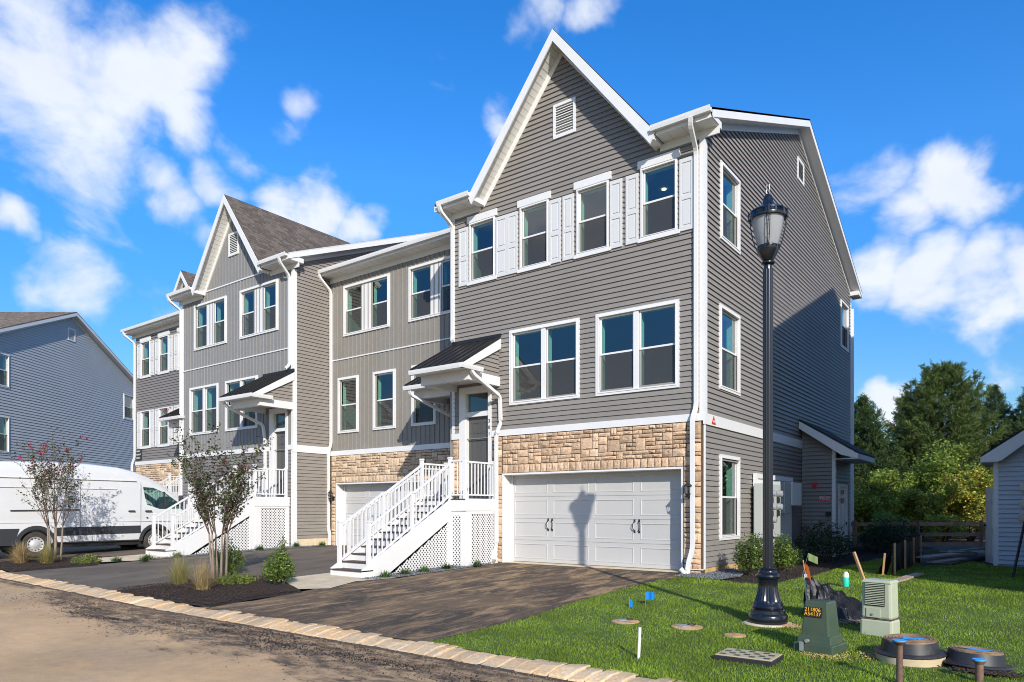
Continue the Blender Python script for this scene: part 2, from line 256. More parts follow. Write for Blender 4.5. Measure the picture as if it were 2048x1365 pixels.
# ------------------------------------------------------------------ helpers
ORG = {}
def tag(o, label=None, cat=None, group=None, kind=None):
    if label: o['label'] = label
    if cat: o['category'] = cat
    if group: o['group'] = group
    if kind: o['kind'] = kind
    return o
def thing(name, label, cat, loc=(0, 0, 0), rz=0, group=None, local=False, lift=False):
    o = bpy.data.objects.new(name, None); COL.objects.link(o); o.location = loc; o.rotation_euler = (0, 0, rz); o.empty_display_size = .2
    ORG[o.name] = (0, 0, 0) if local else (loc[0], loc[1], 0 if lift else loc[2])
    return tag(o, label, cat, group)
def link(o, parent=None):
    COL.objects.link(o)
    if parent is not None:
        o.parent = parent; ORG[o.name] = ORG.get(parent.name, (0, 0, 0))
    return o
class MB:
    def __init__(s): s.v = []; s.f = []
    def add(s, vs, fs):
        n = len(s.v); s.v += [tuple(p) for p in vs]; s.f += [tuple(i+n for i in f) for f in fs]; return s
    def quad(s, a, b, c, d): return s.add([a, b, c, d], [(0, 1, 2, 3)])
    def box(s, x0, x1, y0, y1, z0, z1):
        return s.add([(x0, y0, z0), (x1, y0, z0), (x1, y1, z0), (x0, y1, z0), (x0, y0, z1), (x1, y0, z1), (x1, y1, z1), (x0, y1, z1)],
                     [(0, 3, 2, 1), (4, 5, 6, 7), (0, 1, 5, 4), (1, 2, 6, 5), (2, 3, 7, 6), (3, 0, 4, 7)])
    def fbox(s, fr, u0, u1, z0, z1, o0, o1):
        P = [fr(u0, z0, o0), fr(u1, z0, o0), fr(u1, z0, o1), fr(u0, z0, o1), fr(u0, z1, o0), fr(u1, z1, o0), fr(u1, z1, o1), fr(u0, z1, o1)]
        return s.add(P, [(0, 3, 2, 1), (4, 5, 6, 7), (0, 1, 5, 4), (1, 2, 6, 5), (2, 3, 7, 6), (3, 0, 4, 7)])
    def prism(s, poly, vec):
        n = len(poly); v = Vector(vec); a = [tuple(p) for p in poly]; b = [tuple(Vector(p)+v) for p in poly]
        return s.add(a+b, [tuple(range(n)), tuple(range(2*n-1, n-1, -1))]+[(i, (i+1) % n, n+(i+1) % n, n+i) for i in range(n)])
    def beam(s, a, b, w, h, up=(0, 0, 1)):
        a = Vector(a); b = Vector(b); d = (b-a).normalized(); u = Vector(up)
        sd = d.cross(u)
        if sd.length < 1e-4: sd = d.cross(Vector((0, 1, 0)))
        sd.normalize(); uu = sd.cross(d); P = []
        for p in (a, b):
            for i, j in ((-1, -1), (1, -1), (1, 1), (-1, 1)): P.append(p+sd*(i*w/2)+uu*(j*h/2))
        return s.add(P, [(0, 3, 2, 1), (4, 5, 6, 7), (0, 1, 5, 4), (1, 2, 6, 5), (2, 3, 7, 6), (3, 0, 4, 7)])
    def tube(s, path, r, n=8, cap=True, rect=None):
        path = [Vector(p) for p in path]; k = len(path); rs = r if isinstance(r, (list, tuple)) else [r]*k
        d0 = (path[1]-path[0]).normalized(); ref = Vector((0, 0, 1)) if abs(d0.z) < .9 else Vector((1, 0, 0)); base = len(s.v)
        for i, p in enumerate(path):
            d = (path[min(i+1, k-1)]-path[max(i-1, 0)]).normalized()
            a = d.cross(ref)
            if a.length < .05: a = d.cross(Vector((0, 1, 0)))
            a.normalize(); b = a.cross(d)
            for j in range(n):
                th = 2*math.pi*(j+.5)/n
                if rect: ca, sa = (1 if math.cos(th) > 0 else -1)*rect[0], (1 if math.sin(th) > 0 else -1)*rect[1]
                else: ca, sa = math.cos(th)*rs[i], math.sin(th)*rs[i]
                s.v.append(tuple(p+a*ca+b*sa))
        for i in range(k-1):
            for j in range(n): s.f.append((base+i*n+j, base+i*n+(j+1) % n, base+(i+1)*n+(j+1) % n, base+(i+1)*n+j))
        if cap: s.f.append(tuple(base+j for j in range(n-1, -1, -1))); s.f.append(tuple(base+(k-1)*n+j for j in range(n)))
        return s
    def lathe(s, prof, c=(0, 0), n=24, flute=None, cap=True):
        base = len(s.v)
        for i, (r, z) in enumerate(prof):
            for j in range(n):
                th = 2*math.pi*j/n; rr = r
                if flute and flute[1] <= z <= flute[2]: rr = r*(1-flute[3]*(j % 2))
                s.v.append((c[0]+rr*math.cos(th), c[1]+rr*math.sin(th), z))
        for i in range(len(prof)-1):
            for j in range(n): s.f.append((base+i*n+j, base+i*n+(j+1) % n, base+(i+1)*n+(j+1) % n, base+(i+1)*n+j))
        if cap: s.f.append(tuple(base+j for j in range(n-1, -1, -1))); s.f.append(tuple(base+(len(prof)-1)*n+j for j in range(n)))
        return s
    def build(s, name, m, parent=None, smooth=False, bevel=0, label=None, kind=None, recalc=True):
        og = ORG.get(parent.name, (0, 0, 0)) if parent is not None else (0, 0, 0)
        me = bpy.data.meshes.new(name); me.from_pydata([(x-og[0], y-og[1], z-og[2]) for x, y, z in s.v], [], s.f)
        if recalc and len(s.f) < 6000:
            bm = bmesh.new(); bm.from_mesh(me); bmesh.ops.recalc_face_normals(bm, faces=bm.faces)
            if bevel: bmesh.ops.bevel(bm, geom=bm.edges, offset=bevel, segments=2, profile=.5, affect='EDGES')
            bm.to_mesh(me); bm.free()
        if smooth:
            for p in me.polygons: p.use_smooth = True
            if smooth != 'all':
                try: me.set_sharp_from_angle(angle=R(40))
                except Exception: pass
        me.materials.append(m if not isinstance(m, str) else M[m])
        o = bpy.data.objects.new(name, me); link(o, parent)
        return tag(o, label, kind=kind)

def fastmesh(name, verts, faces, m, parent=None, kind=None, smooth=False):
    """verts (n,3) float, faces (k,3) or (k,4) int"""
    og = ORG.get(parent.name, (0, 0, 0)) if parent is not None else (0, 0, 0)
    verts = np.asarray(verts, dtype=np.float32)-np.array(og, dtype=np.float32); faces = np.asarray(faces, dtype=np.int32); k, c = faces.shape
    me = bpy.data.meshes.new(name); me.vertices.add(len(verts)); me.vertices.foreach_set('co', verts.ravel())
    me.loops.add(k*c); me.loops.foreach_set('vertex_index', faces.ravel()); me.polygons.add(k)
    me.polygons.foreach_set('loop_start', np.arange(0, k*c, c, dtype=np.int32)); me.polygons.foreach_set('loop_total', np.full(k, c, dtype=np.int32))
    me.update(calc_edges=True); me.materials.append(M[m])
    if smooth: me.polygons.foreach_set('use_smooth', np.ones(k, dtype=bool))
    o = bpy.data.objects.new(name, me); link(o, parent); return tag(o, kind=kind)

def FR(Y): return lambda u, z, o: (u, Y-o, z)
def SD(X): return lambda u, z, o: (X+o, u, z)

def text(body, name, m, parent, loc, rot, size, extrude=.002, align='CENTER', spacing=1.0, line=1.0):
    c = bpy.data.curves.new(name, 'FONT'); c.body = body; c.size = size; c.extrude = extrude; c.align_x = align; c.align_y = 'CENTER'; c.space_character = spacing; c.space_line = line
    tmp = bpy.data.objects.new('tmp', c); COL.objects.link(tmp); dg = bpy.context.evaluated_depsgraph_get()
    me = bpy.data.meshes.new_from_object(tmp.evaluated_get(dg)); bpy.data.objects.remove(tmp)
    me.materials.clear(); me.materials.append(M[m]); o = bpy.data.objects.new(name, me); link(o, parent)
    og = ORG.get(parent.name, (0, 0, 0)); o.location = (loc[0]-og[0], loc[1]-og[1], loc[2]-og[2]); o.rotation_euler = rot
    return o

def gz(X, Y):
    h = .17*max(0, min(1, (-12-X)/12))
    b = 0 if Y >= 14.6 else (-.03*(14.6-Y) if Y > 6.1 else -.255)
    return b+h

def sheet(name, poly, dz, m, zf=gz, step=1.0, kind='structure', parent=None, bulge=0):
    bm = bmesh.new(); vs = [bm.verts.new((x, y, 0)) for x, y in poly]; bm.faces.new(vs)
    bmesh.ops.triangulate(bm, faces=bm.faces)
    xs = [p[0] for p in poly]; ys = [p[1] for p in poly]
    cuts = [((v, 0, 0), (1, 0, 0)) for v in np.arange(math.floor(min(xs)), max(xs), step)]+[((0, v, 0), (0, 1, 0)) for v in list(np.arange(math.floor(min(ys)), max(ys), step))+[6.1, 14.6]]
    for co, no in cuts: bmesh.ops.bisect_plane(bm, geom=list(bm.verts)+list(bm.edges)+list(bm.faces), plane_co=co, plane_no=no)
    bd = set(v for e in bm.edges if e.is_boundary for v in e.verts)
    for v in bm.verts:
        v.co.z = zf(v.co.x, v.co.y)+dz
        if bulge and v not in bd: v.co.z += bulge*(.7+.3*math.sin(v.co.x*5)*math.cos(v.co.y*6))
    bmesh.ops.recalc_face_normals(bm, faces=bm.faces)
    if sum(f.normal.z for f in bm.faces) < 0: bmesh.ops.reverse_faces(bm, faces=bm.faces)
    me = bpy.data.meshes.new(name); bm.to_mesh(me); bm.free(); me.materials.append(M[m]); o = bpy.data.objects.new(name, me); link(o, parent)
    return tag(o, kind=kind)
def inpoly(P, poly):
    x, y = P[:, 0], P[:, 1]; r = np.zeros(len(P), bool); n = len(poly)
    for i in range(n):
        x0, y0 = poly[i]; x1, y1 = poly[(i+1) % n]
        c = ((y0 > y) != (y1 > y)) & (x < (x1-x0)*(y-y0)/((y1-y0) or 1e-9)+x0); r ^= c
    return r
def scatter(poly, dens, gen=rng):
    xs = [p[0] for p in poly]; ys = [p[1] for p in poly]; a = (max(xs)-min(xs))*(max(ys)-min(ys)); n = int(a*dens)
    P = np.stack([gen.uniform(min(xs), max(xs), n), gen.uniform(min(ys), max(ys), n)], 1); return P[inpoly(P, poly)]
gzv = np.vectorize(gz)
def chips(name, P, Z, size, m, parent=None, flat=.5, label=None, kind='stuff'):
    n = len(P); base = np.array([[0, 0, 1], [1, 0, -.3], [-.5, .87, -.3], [-.5, -.87, -.3]]); F = np.array([[0, 1, 2], [0, 2, 3], [0, 3, 1], [1, 3, 2]])
    sc = rng.uniform(.4, 1.3, (n, 1, 1))*size; rot = rng.uniform(0, 6.28, n); c, s = np.cos(rot), np.sin(rot)
    b = base[None]*sc*np.array([1, .75, flat])*(1+rng.uniform(-.3, .3, (n, 4, 3)))
    x = b[:, :, 0]*c[:, None]-b[:, :, 1]*s[:, None]+P[:, 0:1]; y = b[:, :, 0]*s[:, None]+b[:, :, 1]*c[:, None]+P[:, 1:2]; z = b[:, :, 2]+Z[:, None]
    V = np.stack([x, y, z], 2).reshape(-1, 3); FF = (F[None]+4*np.arange(n)[:, None, None]).reshape(-1, 3)
    o = fastmesh(name, V, FF, m, parent, kind=kind)
    if label: o['label'] = label
    return o

# ------------------------------------------------------------------ ground
LAWN = [(-6.07, 6.3), (-5.95, 8.2), (-6.15, 10.2), (-6.2, 11.9), (-6.1, 13.2), (-5.95, 13.95), (-5.6, 13.9), (-5.1, 13.75), (-4.55, 13.5), (-4.05, 13.6), (-3.9, 14.6), (-3.75, 15.8), (-3.75, 17.3), (-3.72, 19.2), (-3.6, 21.2), (-3.4, 23.5), (-3.1, 25.5), (-2.95, 24.0), (-2.45, 20.5), (-2.2, 19.9), (-1.9, 22.0), (-1.3, 22.2), (-.95, 21.0), (-.3, 20.6), (1.5, 20.2), (9, 19), (12, 6.3)]
def yard(X, Y): return gz(X, Y)
sheet('ground', [(-60, 5.9), (40, 5.9), (40, 60), (-60, 60)], -.06, 'dsoil', step=4)
far = MB()
for a, b_, c_, d_ in ((-1500, 60, 1500, 1500), (-1500, -1500, -60, 60), (40, -1500, 1500, 60), (-60, -1500, 40, -14)): far.quad((a, b_, -.3), (c_, b_, -.3), (c_, d_, -.3), (a, d_, -.3))
far.build('distant_ground', 'lawnb', kind='structure', recalc=False)
def roadz(X, Y):
    h = .17*max(0, min(1, (-12-X)/12)); return -.315+h-.012*max(0, min(2, 5.9-Y))
sheet('road', [(-60, -14), (40, -14), (40, 5.96), (-60, 5.96)], 0, 'road', zf=roadz, step=2)
D1 = [(-11.3, 6.3), (-6.07, 6.3), (-5.95, 8.2), (-6.15, 10.2), (-6.2, 11.9), (-6.1, 13.2), (-5.95, 13.95), (-6.1, 14.9), (-11.25, 14.9), (-11.25, 12.2), (-11.2, 10.8), (-11.55, 10.0), (-11.35, 8.5), (-11.1, 7.2)]
D2 = [(-20.1, 6.3), (-14.5, 6.3), (-14.55, 7.4), (-14.1, 8.6), (-13.5, 9.4), (-13.3, 10.6), (-13.3, 14.3), (-14.6, 15.9), (-19.9, 16.4), (-19.95, 12.0), (-20.0, 9.0)]
D3 = [(-34.5, 6.3), (-22.9, 6.3), (-22.4, 8.6), (-21.7, 10.5), (-21.7, 14.6), (-27.3, 14.7), (-28.8, 16.1), (-34.5, 16.1)]
sheet('driveway', D1, .004, 'asph'); sheet('driveway', D2, .004, 'asph2'); sheet('driveway', D3, .004, 'asph2')
sheet('garden_path', [(-12.95, 8.55), (-12.1, 8.1), (-11.15, 8.9), (-11.55, 9.9), (-11.2, 10.75), (-13.25, 10.75), (-13.3, 9.7)], .016, 'conc')
sheet('garden_path', [(-21.75, 8.9), (-20.4, 8.6), (-20.05, 9.3), (-20.1, 10.6), (-21.75, 10.6)], .016, 'conc')
IS1 = [(-14.5, 6.36), (-11.05, 6.36), (-11.25, 7.3), (-11.2, 8.3), (-12.1, 8.15), (-12.95, 8.6), (-13.4, 9.3), (-14.0, 9.0), (-14.55, 7.8)]
IS2 = [(-22.9, 6.4), (-19.9, 6.4), (-19.75, 8.2), (-20.4, 8.65), (-21.75, 8.95), (-22.2, 9.4), (-22.55, 8.4)]
sheet('mulch_bed', IS1, .008, 'mulch', step=.4, bulge=.05); sheet('mulch_bed', IS2, .008, 'mulch', step=.4, bulge=.05)
MB3 = [(-5.7, 14.9), (-5.1, 13.85), (-4.55, 13.45), (-4.0, 13.5), (-3.85, 14.6), (-3.7, 15.8), (-3.7, 17.3), (-3.65, 19.2), (-3.55, 21.2), (-3.35, 23.5), (-3.0, 26), (-3.0, 30), (-5.7, 30)]
sheet('mulch_bed', MB3, -.03, 'mulch', step=.5, bulge=.02)
GR1 = [(-6.15, 13.9), (-5.9, 13.85), (-5.1, 13.8), (-4.9, 14.4), (-5.0, 14.9), (-5.7, 16.3), (-5.75, 14.62), (-6.15, 14.5)]
GR2 = [(-11.8, 10.2), (-11.3, 10.3), (-11.2, 12.2), (-11.15, 14.0), (-11.38, 14.3), (-11.84, 13.3), (-11.84, 10.5)]
GR3 = [(-20.35, 9.6), (-19.95, 9.4), (-19.85, 12.5), (-19.6, 15.9), (-20.1, 16.1), (-20.35, 14.6)]
for i, g in enumerate((GR1, GR2, GR3)):
    sheet('gravel_strip', g, .012, 'gravbase', step=.5)
    P = scatter(g, (1500, 1100, 700)[i]); o = chips('loose_gravel', P, gzv(P[:, 0], P[:, 1])+.02, .017, 'gravel', flat=.8)
    tag(o, ['grey gravel in front of the stone pier at the house corner', 'grey gravel beside the white lattice of the nearest stairs', 'grey gravel at the foot of the farther lattice stairs'][i], 'gravel')
for i, g in enumerate((IS1, IS2, MB3)):
    P = scatter(g, (600, 350, 160)[i]); o = chips('mulch_chips', P, gzv(P[:, 0], P[:, 1])+(.06, .06, .0)[i], .028, 'chip', flat=.35)
    tag(o, ['dark bark mulch around the middle crape myrtle', 'dark bark mulch by the white van', 'dark bark mulch along the gable wall'][i], 'mulch')
# lawn
sheet('lawn', LAWN, 0, 'lawnb', step=1)
def blades(name, P, Z, h, w, m, lean=.5, seg=2, parent=None, hv=.35):
    n = len(P); th = rng.uniform(0, 6.28, n); hh = h*(1+rng.uniform(-hv, hv, n)); ww = w*rng.uniform(.7, 1.3, n)
    ld = rng.uniform(0, 6.28, n); la = rng.uniform(0, lean, n)*hh
    sx, sy = np.cos(th)*ww/2, np.sin(th)*ww/2; lx, ly = np.cos(ld)*la, np.sin(ld)*la
    b = np.stack([P[:, 0], P[:, 1], Z], 1); side = np.stack([sx, sy, 0*sx], 1); tip = np.stack([lx, ly, hh*np.sqrt(np.maximum(.1, 1-(la/hh)**2*.6))], 1)
    mid = np.stack([lx*.35, ly*.35, hh*.6], 1)
    V = np.stack([b-side, b+side, b+mid+side*.8, b+mid-side*.8, b+tip+side*.08, b+tip-side*.08], 1).reshape(-1, 3)
    i = 6*np.arange(n)[:, None]; F = np.concatenate([i+[0, 1, 2, 3], i+[3, 2, 4, 5]])
    return fastmesh(name, V, F, m, parent)
PS = []
def dist(P): return np.hypot(P[:, 0], P[:, 1])
P = scatter(LAWN, 4200); d = dist(P)
ang = np.arctan2(P[:, 0], P[:, 1]); vis = (ang > -1.0) & (ang < .12)
noisek = .75+.5*rng.random(len(P))
keep = rng.random(len(P)) < np.clip((7.0/np.maximum(d, 5.5))**1.7, .08, 1)*np.where(vis, 1, .12)
P = P[keep]
holes = [(-4.614, 8.823, .21), (-3.737, 8.894, .23), (-3.025, 8.687, .15), (-2.926, 9.72, .34), (-2.52, 7.72, .34), (-1.97, 8.42, .26), (-1.57, 9.66, .16), (-1.05, 8.42, .38), (-.5, 8.42, .38)]
for hx, hy, hr in holes: P = P[np.hypot(P[:, 0]-hx, P[:, 1]-hy) > hr*(.85+.3*rng.random(len(P)))]
d = dist(P)
k = np.clip(d/9, 1, 2.6)
patch = .9+.22*np.sin(P[:, 0]*1.3+np.sin(P[:, 1]*.9)*1.7)*np.cos(P[:, 1]*1.1)
n = len(P)
o = blades('grass', P, gzv(P[:, 0], P[:, 1])-.005, .036*patch*(.9+.1*k), .0055*k, 'grass', 1.0, hv=.22)
tag(o, 'mown green lawn grass around the lamp post', 'grass', kind='stuff')
# kerb of granite blocks
kb = MB()
kb.prism([(-26, 6.33, -.5), (-26, 6.33, -.01), (-26, 6.0, -.12), (-26, 6.0, -.5)], (0, 0, 0.0001)) if False else None
zt = lambda X: gz(X, 6.2)
for i in range(28):
    x0 = -25+i; x1 = x0+1
    P8 = [(x, y, zt(x)+dz) for x in (x0, x1) for y, dz in ((6.33, -.4), (6.33, -.02), (5.99, -.075), (5.99, -.4))]
    kb.add(P8, [(0, 1, 2, 3), (7, 6, 5, 4), (0, 4, 5, 1), (1, 5, 6, 2), (2, 6, 7, 3), (3, 7, 4, 0)])
kerb = kb.build('curb', 'mortar', kind='structure', recalc=False)
x = -25.0
while x < 3:
    w = random.uniform(.15, .27); sl_ = random.uniform(-.016, .014); sk = random.uniform(.02, .08)
    m_ = MB(); g = .013; P8 = []
    for xx, s_ in ((x+g, 0), (x+w-g, 0)):
        z = zt(xx)+sl_; j = lambda a: random.uniform(-a, a)
        P8 += [(xx+sk, 6.36+j(.02), z-.2), (xx+sk, 6.36+j(.02), z+.012+j(.01)), (xx+sk*.5, 6.2, z+.004+j(.008)), (xx, 5.985+j(.02), z-.05+j(.01)), (xx, 5.97+j(.01), z-.2)]
    m_.add(P8, [(0, 1, 2, 3, 4), (9, 8, 7, 6, 5)]+[(i, 5+i, 5+(i+1) % 5, (i+1) % 5) for i in range(5)])
    m_.build('curb_block', 'curb', kerb, bevel=.012); x += w
# loose grit along the kerb
def band(n, x0, x1, yc, ys):
    X = rng.uniform(x0, x1, n); Y = yc+np.abs(rng.normal(0, ys, n))*-1; return np.stack([X, Y], 1)
rz = np.vectorize(roadz)
P = band(5200, -16, .5, 5.95, .55); o = chips('road_grit', P, rz(P[:, 0], P[:, 1])+.004, .014, 'rubble', flat=.7); tag(o, 'tan grit and small stones strewn along the kerb', 'gravel')
cl = []
for i in range(34):
    cx = rng.uniform(-14, -1); cy = 5.8-abs(rng.normal(0, .55)); q = rng.normal(0, 1, (rng.integers(40, 260), 2))*[rng.uniform(.15, .5), rng.uniform(.03, .1)]; cl.append(q+[cx, cy])
P = np.concatenate(cl); P = P[P[:, 1] < 5.96]; o = chips('asphalt_crumbs', P, rz(P[:, 0], P[:, 1])+.004, .012, 'clod', flat=.6); tag(o, 'black asphalt crumbs in streaks along the road edge', 'rubble')
# ------------------------------------------------------------------ house building kit
PITCH = .12
def cells(u0, u1, z0, z1, holes):
    us = sorted(set([u0, u1]+[h[i] for h in holes for i in (0, 1) if u0 < h[i] < u1])); zs = sorted(set([z0, z1]+[h[i] for h in holes for i in (2, 3) if z0 < h[i] < z1])); r = []
    for a, b in zip(us, us[1:]):
        run = None
        for c, d in zip(zs, zs[1:]):
            mu, mz = (a+b)/2, (c+d)/2; hit = any(h[0] < mu < h[1] and h[2] < mz < h[3] for h in holes)
            if hit:
                if run: r.append((a, b, *run)); run = None
            else: run = (run[0], d) if run else (c, d)
        if run: r.append((a, b, *run))
    return r
def cut(a, b, zc, holes):
    segs = [(a, b)]
    for h in holes:
        if h[2] < zc < h[3]:
            n = []
            for s, e in segs:
                if h[1] <= s or h[0] >= e: n.append((s, e)); continue
                if h[0] > s: n.append((s, h[0]))
                if h[1] < e: n.append((h[1], e))
            segs = n
    return [q for q in segs if q[1]-q[0] > .01]
def lap(parent, fr, lo, hi, z0, z1, holes, m, single=True, name='siding_board', pitch=PITCH, lip=.034):
    """lo(z), hi(z): the outline; every course is a board of its own when single"""
    n = max(1, round((z1-z0)/pitch)); ph = (z1-z0)/n; allm = MB()
    for i in range(n):
        a, b = z0+i*ph, z0+(i+1)*ph; zc = (a+b)/2; m_ = MB() if single else allm
        la, ha, lb, hb = lo(a), hi(a), lo(b), hi(b)
        s0, e0 = min(la, lb), max(ha, hb)
        if ha-la < .02: continue
        for s, e in cut(s0, e0, zc, holes):
            sa, sb = (la, lb) if s == s0 else (s, s); ea, eb = (ha, hb) if e == e0 else (e, e)
            if eb < sb: mm = (eb+sb)/2; eb = sb = mm
            if single: m_ = MB()
            T = .004; g_ = min(.028, ph*.24); k_ = len(m_.v)
            prof = [(b+g_, .002, 1), (b, .006, 1), (a, lip, 0), (a-.001, lip-T, 0), (a+g_*.9, lip*.72-T, 0), (a+g_*.95, .003, 0)]
            for z_, o_, top in prof: m_.v += [fr(sb if top else sa, z_, o_), fr(eb if top else ea, z_, o_)]
            for q_ in range(len(prof)-1): m_.f.append((k_+2*q_, k_+2*q_+2, k_+2*q_+3, k_+2*q_+1))
            if single: m_.build(name, m, parent, recalc=False)
    if not single: allm.build('siding_courses', m, parent, recalc=False, kind='stuff')
def vert(parent, fr, u0, u1, z0, z1, holes, m, w=.203, top=None):
    """vertical boards, each with a raised batten edge; top(u) cuts the board ends"""
    n = max(1, round((u1-u0)/w)); w = (u1-u0)/n
    for i in range(n):
        a, b = u0+i*w, u0+(i+1)*w; mid = (a+b)/2; zt = top or (lambda u: z1); m_ = MB()
        hs = [(h[2], h[3], h[0], h[1]) for h in holes]
        t1 = max(zt(a), zt(b))
        if t1-z0 < .05: continue
        for s, e in cut(z0, t1, mid, hs):
            m_ = MB(); ea, eb = (zt(a), zt(b)) if e == t1 else (e, e); ea = max(ea, s+.001); eb = max(eb, s+.001); bt = .036
            em = ea+(eb-ea)*(w-bt)/w
            m_.quad(fr(a, s, .004), fr(b-bt, s, .004), fr(b-bt, em, .004), fr(a, ea, .004))
            m_.quad(fr(b-bt, s, .004), fr(b-bt, s, .026), fr(b-bt, em, .026), fr(b-bt, em, .004)); m_.quad(fr(b-bt, s, .026), fr(b-.006, s, .026), fr(b-.006, eb, .026), fr(b-bt, em, .026)); m_.quad(fr(b-.006, s, .026), fr(b, s, .004), fr(b, eb, .004), fr(b-.006, eb, .026))
            m_.build('siding_board', m, parent, recalc=False)
def slab(parent, fr, rects, holes, m, name='wall', o0=-.12, o1=0, extra=None):
    m_ = MB()
    for u0, u1, z0, z1 in rects:
        for a, b, c, d in cells(u0, u1, z0, z1, holes): m_.fbox(fr, a, b, c, d, o0, o1)
    for poly in extra or []: m_.prism([fr(u, z, o0) for u, z in poly], Vector(fr(0, 0, o1))-Vector(fr(0, 0, o0)))
    return m_.build(name, m, parent)
def window(root, fr, panes, z0, z1, tw=.085, header=None, sill=None, screen=True, both=False, mid=.5, detail=True, rev=True, pan=False):
    """panes: list of (u0,u1) openings in one casing"""
    u0, u1 = panes[0][0], panes[-1][1]; f = MB(); o = .052
    f.fbox(fr, u0-tw, u0, z0-tw, z1+tw, -.02, o); f.fbox(fr, u1, u1+tw, z0-tw, z1+tw, -.02, o)
    f.fbox(fr, u0, u1, z1, z1+tw, -.02, o); f.fbox(fr, u0, u1, z0-tw, z0, -.02, o)
    e = tw*.35
    f.fbox(fr, u0-e, u1+e, z1+.0, z1+e, o, o+.012); f.fbox(fr, u0-e, u1+e, z0-e, z0, o, o+.012); f.fbox(fr, u0-e, u0, z0, z1, o, o+.012); f.fbox(fr, u1, u1+e, z0, z1, o, o+.012)
    for (a, b), (c, d) in zip(panes, panes[1:]): f.fbox(fr, b, c, z0, z1, -.02, o-.012 if d-c and c-b < .3 else .012)
    if header: f.fbox(fr, u0-header[0], u1+header[1], z1+tw+.002, z1+tw+.182, 0, .062)
    if sill: f.fbox(fr, u0-sill, u1+sill, z0-tw-.085, z0-tw-.002, 0, .066)
    w = f.build('window', 'white', root)
    for a, b in panes:
        zm = z0+(z1-z0)*mid; s = MB(); g = .042
        for (c, d, oo) in ((zm-.01, z1, -.012), (z0, zm+.03, -.032)):
            s.fbox(fr, a, a+g, c, d, oo-.03, oo); s.fbox(fr, b-g, b, c, d, oo-.03, oo); s.fbox(fr, a+g, b-g, d-g, d, oo-.03, oo); s.fbox(fr, a+g, b-g, c, c+g, oo-.03, oo)
        s.build('sash', 'white', w)
        for (c, d, oo) in ((zm+g-.01, z1-g, -.03), (z0+g, zm+.03-g, -.05)):
            MB().quad(fr(a+g, c, oo), fr(b-g, c, oo), fr(b-g, d, oo), fr(a+g, d, oo)).build('pane', 'glass', w, recalc=False)
        if screen: MB().quad(fr(a+g*.5, z0+g*.5, -.024), fr(b-g*.5, z0+g*.5, -.024), fr(b-g*.5, zm-.012, -.024), fr(a+g*.5, zm-.012, -.024)).build('insect_screen', 'screen', w, recalc=False)
        if rev:
            r = MB(); q = [(a, z0), (b, z0), (b, z1), (a, z1)]
            for (p, pz), (t, tz) in zip(q, q[1:]+q[:1]): r.quad(fr(p, pz, -.06), fr(t, tz, -.06), fr(t, tz, -.26), fr(p, pz, -.26))
            r.build('reveal', 'reveal', w)
    return [(a, b, z0, z1) for a, b in panes]
def shutter(root, fr, u0, u1, z0, z1):
    s = MB(); s.fbox(fr, u0, u1, z0, z1, .012, .04); b = .055; zm = z0+(z1-z0)*.46
    s.fbox(fr, u0, u0+b, z0, z1, .04, .056); s.fbox(fr, u1-b, u1, z0, z1, .04, .056)
    for c, d in ((z0, z0+.09), (zm-.05, zm+.05), (z1-.09, z1)): s.fbox(fr, u0+b, u1-b, c, d, .04, .056)
    for c, d in ((z0+.13, zm-.09), (zm+.09, z1-.13)): s.prism([fr(u0+b+.03, c, .04), fr(u1-b-.03, c, .04), fr(u1-b-.03, d, .04), fr(u0+b+.03, d, .04)], Vector(fr(0, 0, .012))-Vector(fr(0, 0, 0)))
    s.build('shutter', 'wht2', root)
def vent(root, fr, u0, u1, z0, z1):
    s = MB(); t = .07
    s.fbox(fr, u0, u0+t, z0, z1, 0, .05); s.fbox(fr, u1-t, u1, z0, z1, 0, .05); s.fbox(fr, u0+t, u1-t, z0, z0+t, 0, .05); s.fbox(fr, u0+t, u1-t, z1-t, z1, 0, .05)
    par = s.build("gable_vent", "white", root)

    MB().fbox(fr, u0+t, u1-t, z0+t, z1-t, .0, .006).build('vent_back', 'blackm', par)
    n = 11
    for i in range(n):
        z = z0+t+(z1-z0-2*t)*(i+.5)/n; h = (z1-z0-2*t)/n
        q = MB(); q.add([fr(u0+t, z-h*.42, .042), fr(u1-t, z-h*.42, .042), fr(u1-t, z+h*.3, .012), fr(u0+t, z+h*.3, .012)], [(0, 1, 2, 3)]); q.build('vent_slat', 'soff', par, recalc=False)
def gutter(root, x0, x1, y, z, name='gutter', m='white'):
    """K-style gutter, outer lip at y, top at z"""
    P = [(y+.11, z-.115), (y+.02, z-.115), (y+.005, z-.05), (y, z), (y+.012, z), (y+.018, z-.045), (y+.11, z-.02)]
    g = MB(); g.prism([(x0, a, b) for a, b in P], (x1-x0, 0, 0)); return g.build(name, m, root)
def dspout(root, pts, m='white'):
    pts = [Vector(p) for p in pts]; q = [pts[0]]
    for i in range(1, len(pts)-1):      # round the elbows
        a, b, c = pts[i-1], pts[i], pts[i+1]; r = min(.09, (b-a).length*.4, (c-b).length*.4); q += [b+(a-b).normalized()*r, b+(a-b).normalized()*r*.3+(c-b).normalized()*r*.3, b+(c-b).normalized()*r]
    q.append(pts[-1]); MB().tube(q, 0, 4, rect=(.036, .042)).build('downspout', m, root)
stone_meshes = {}
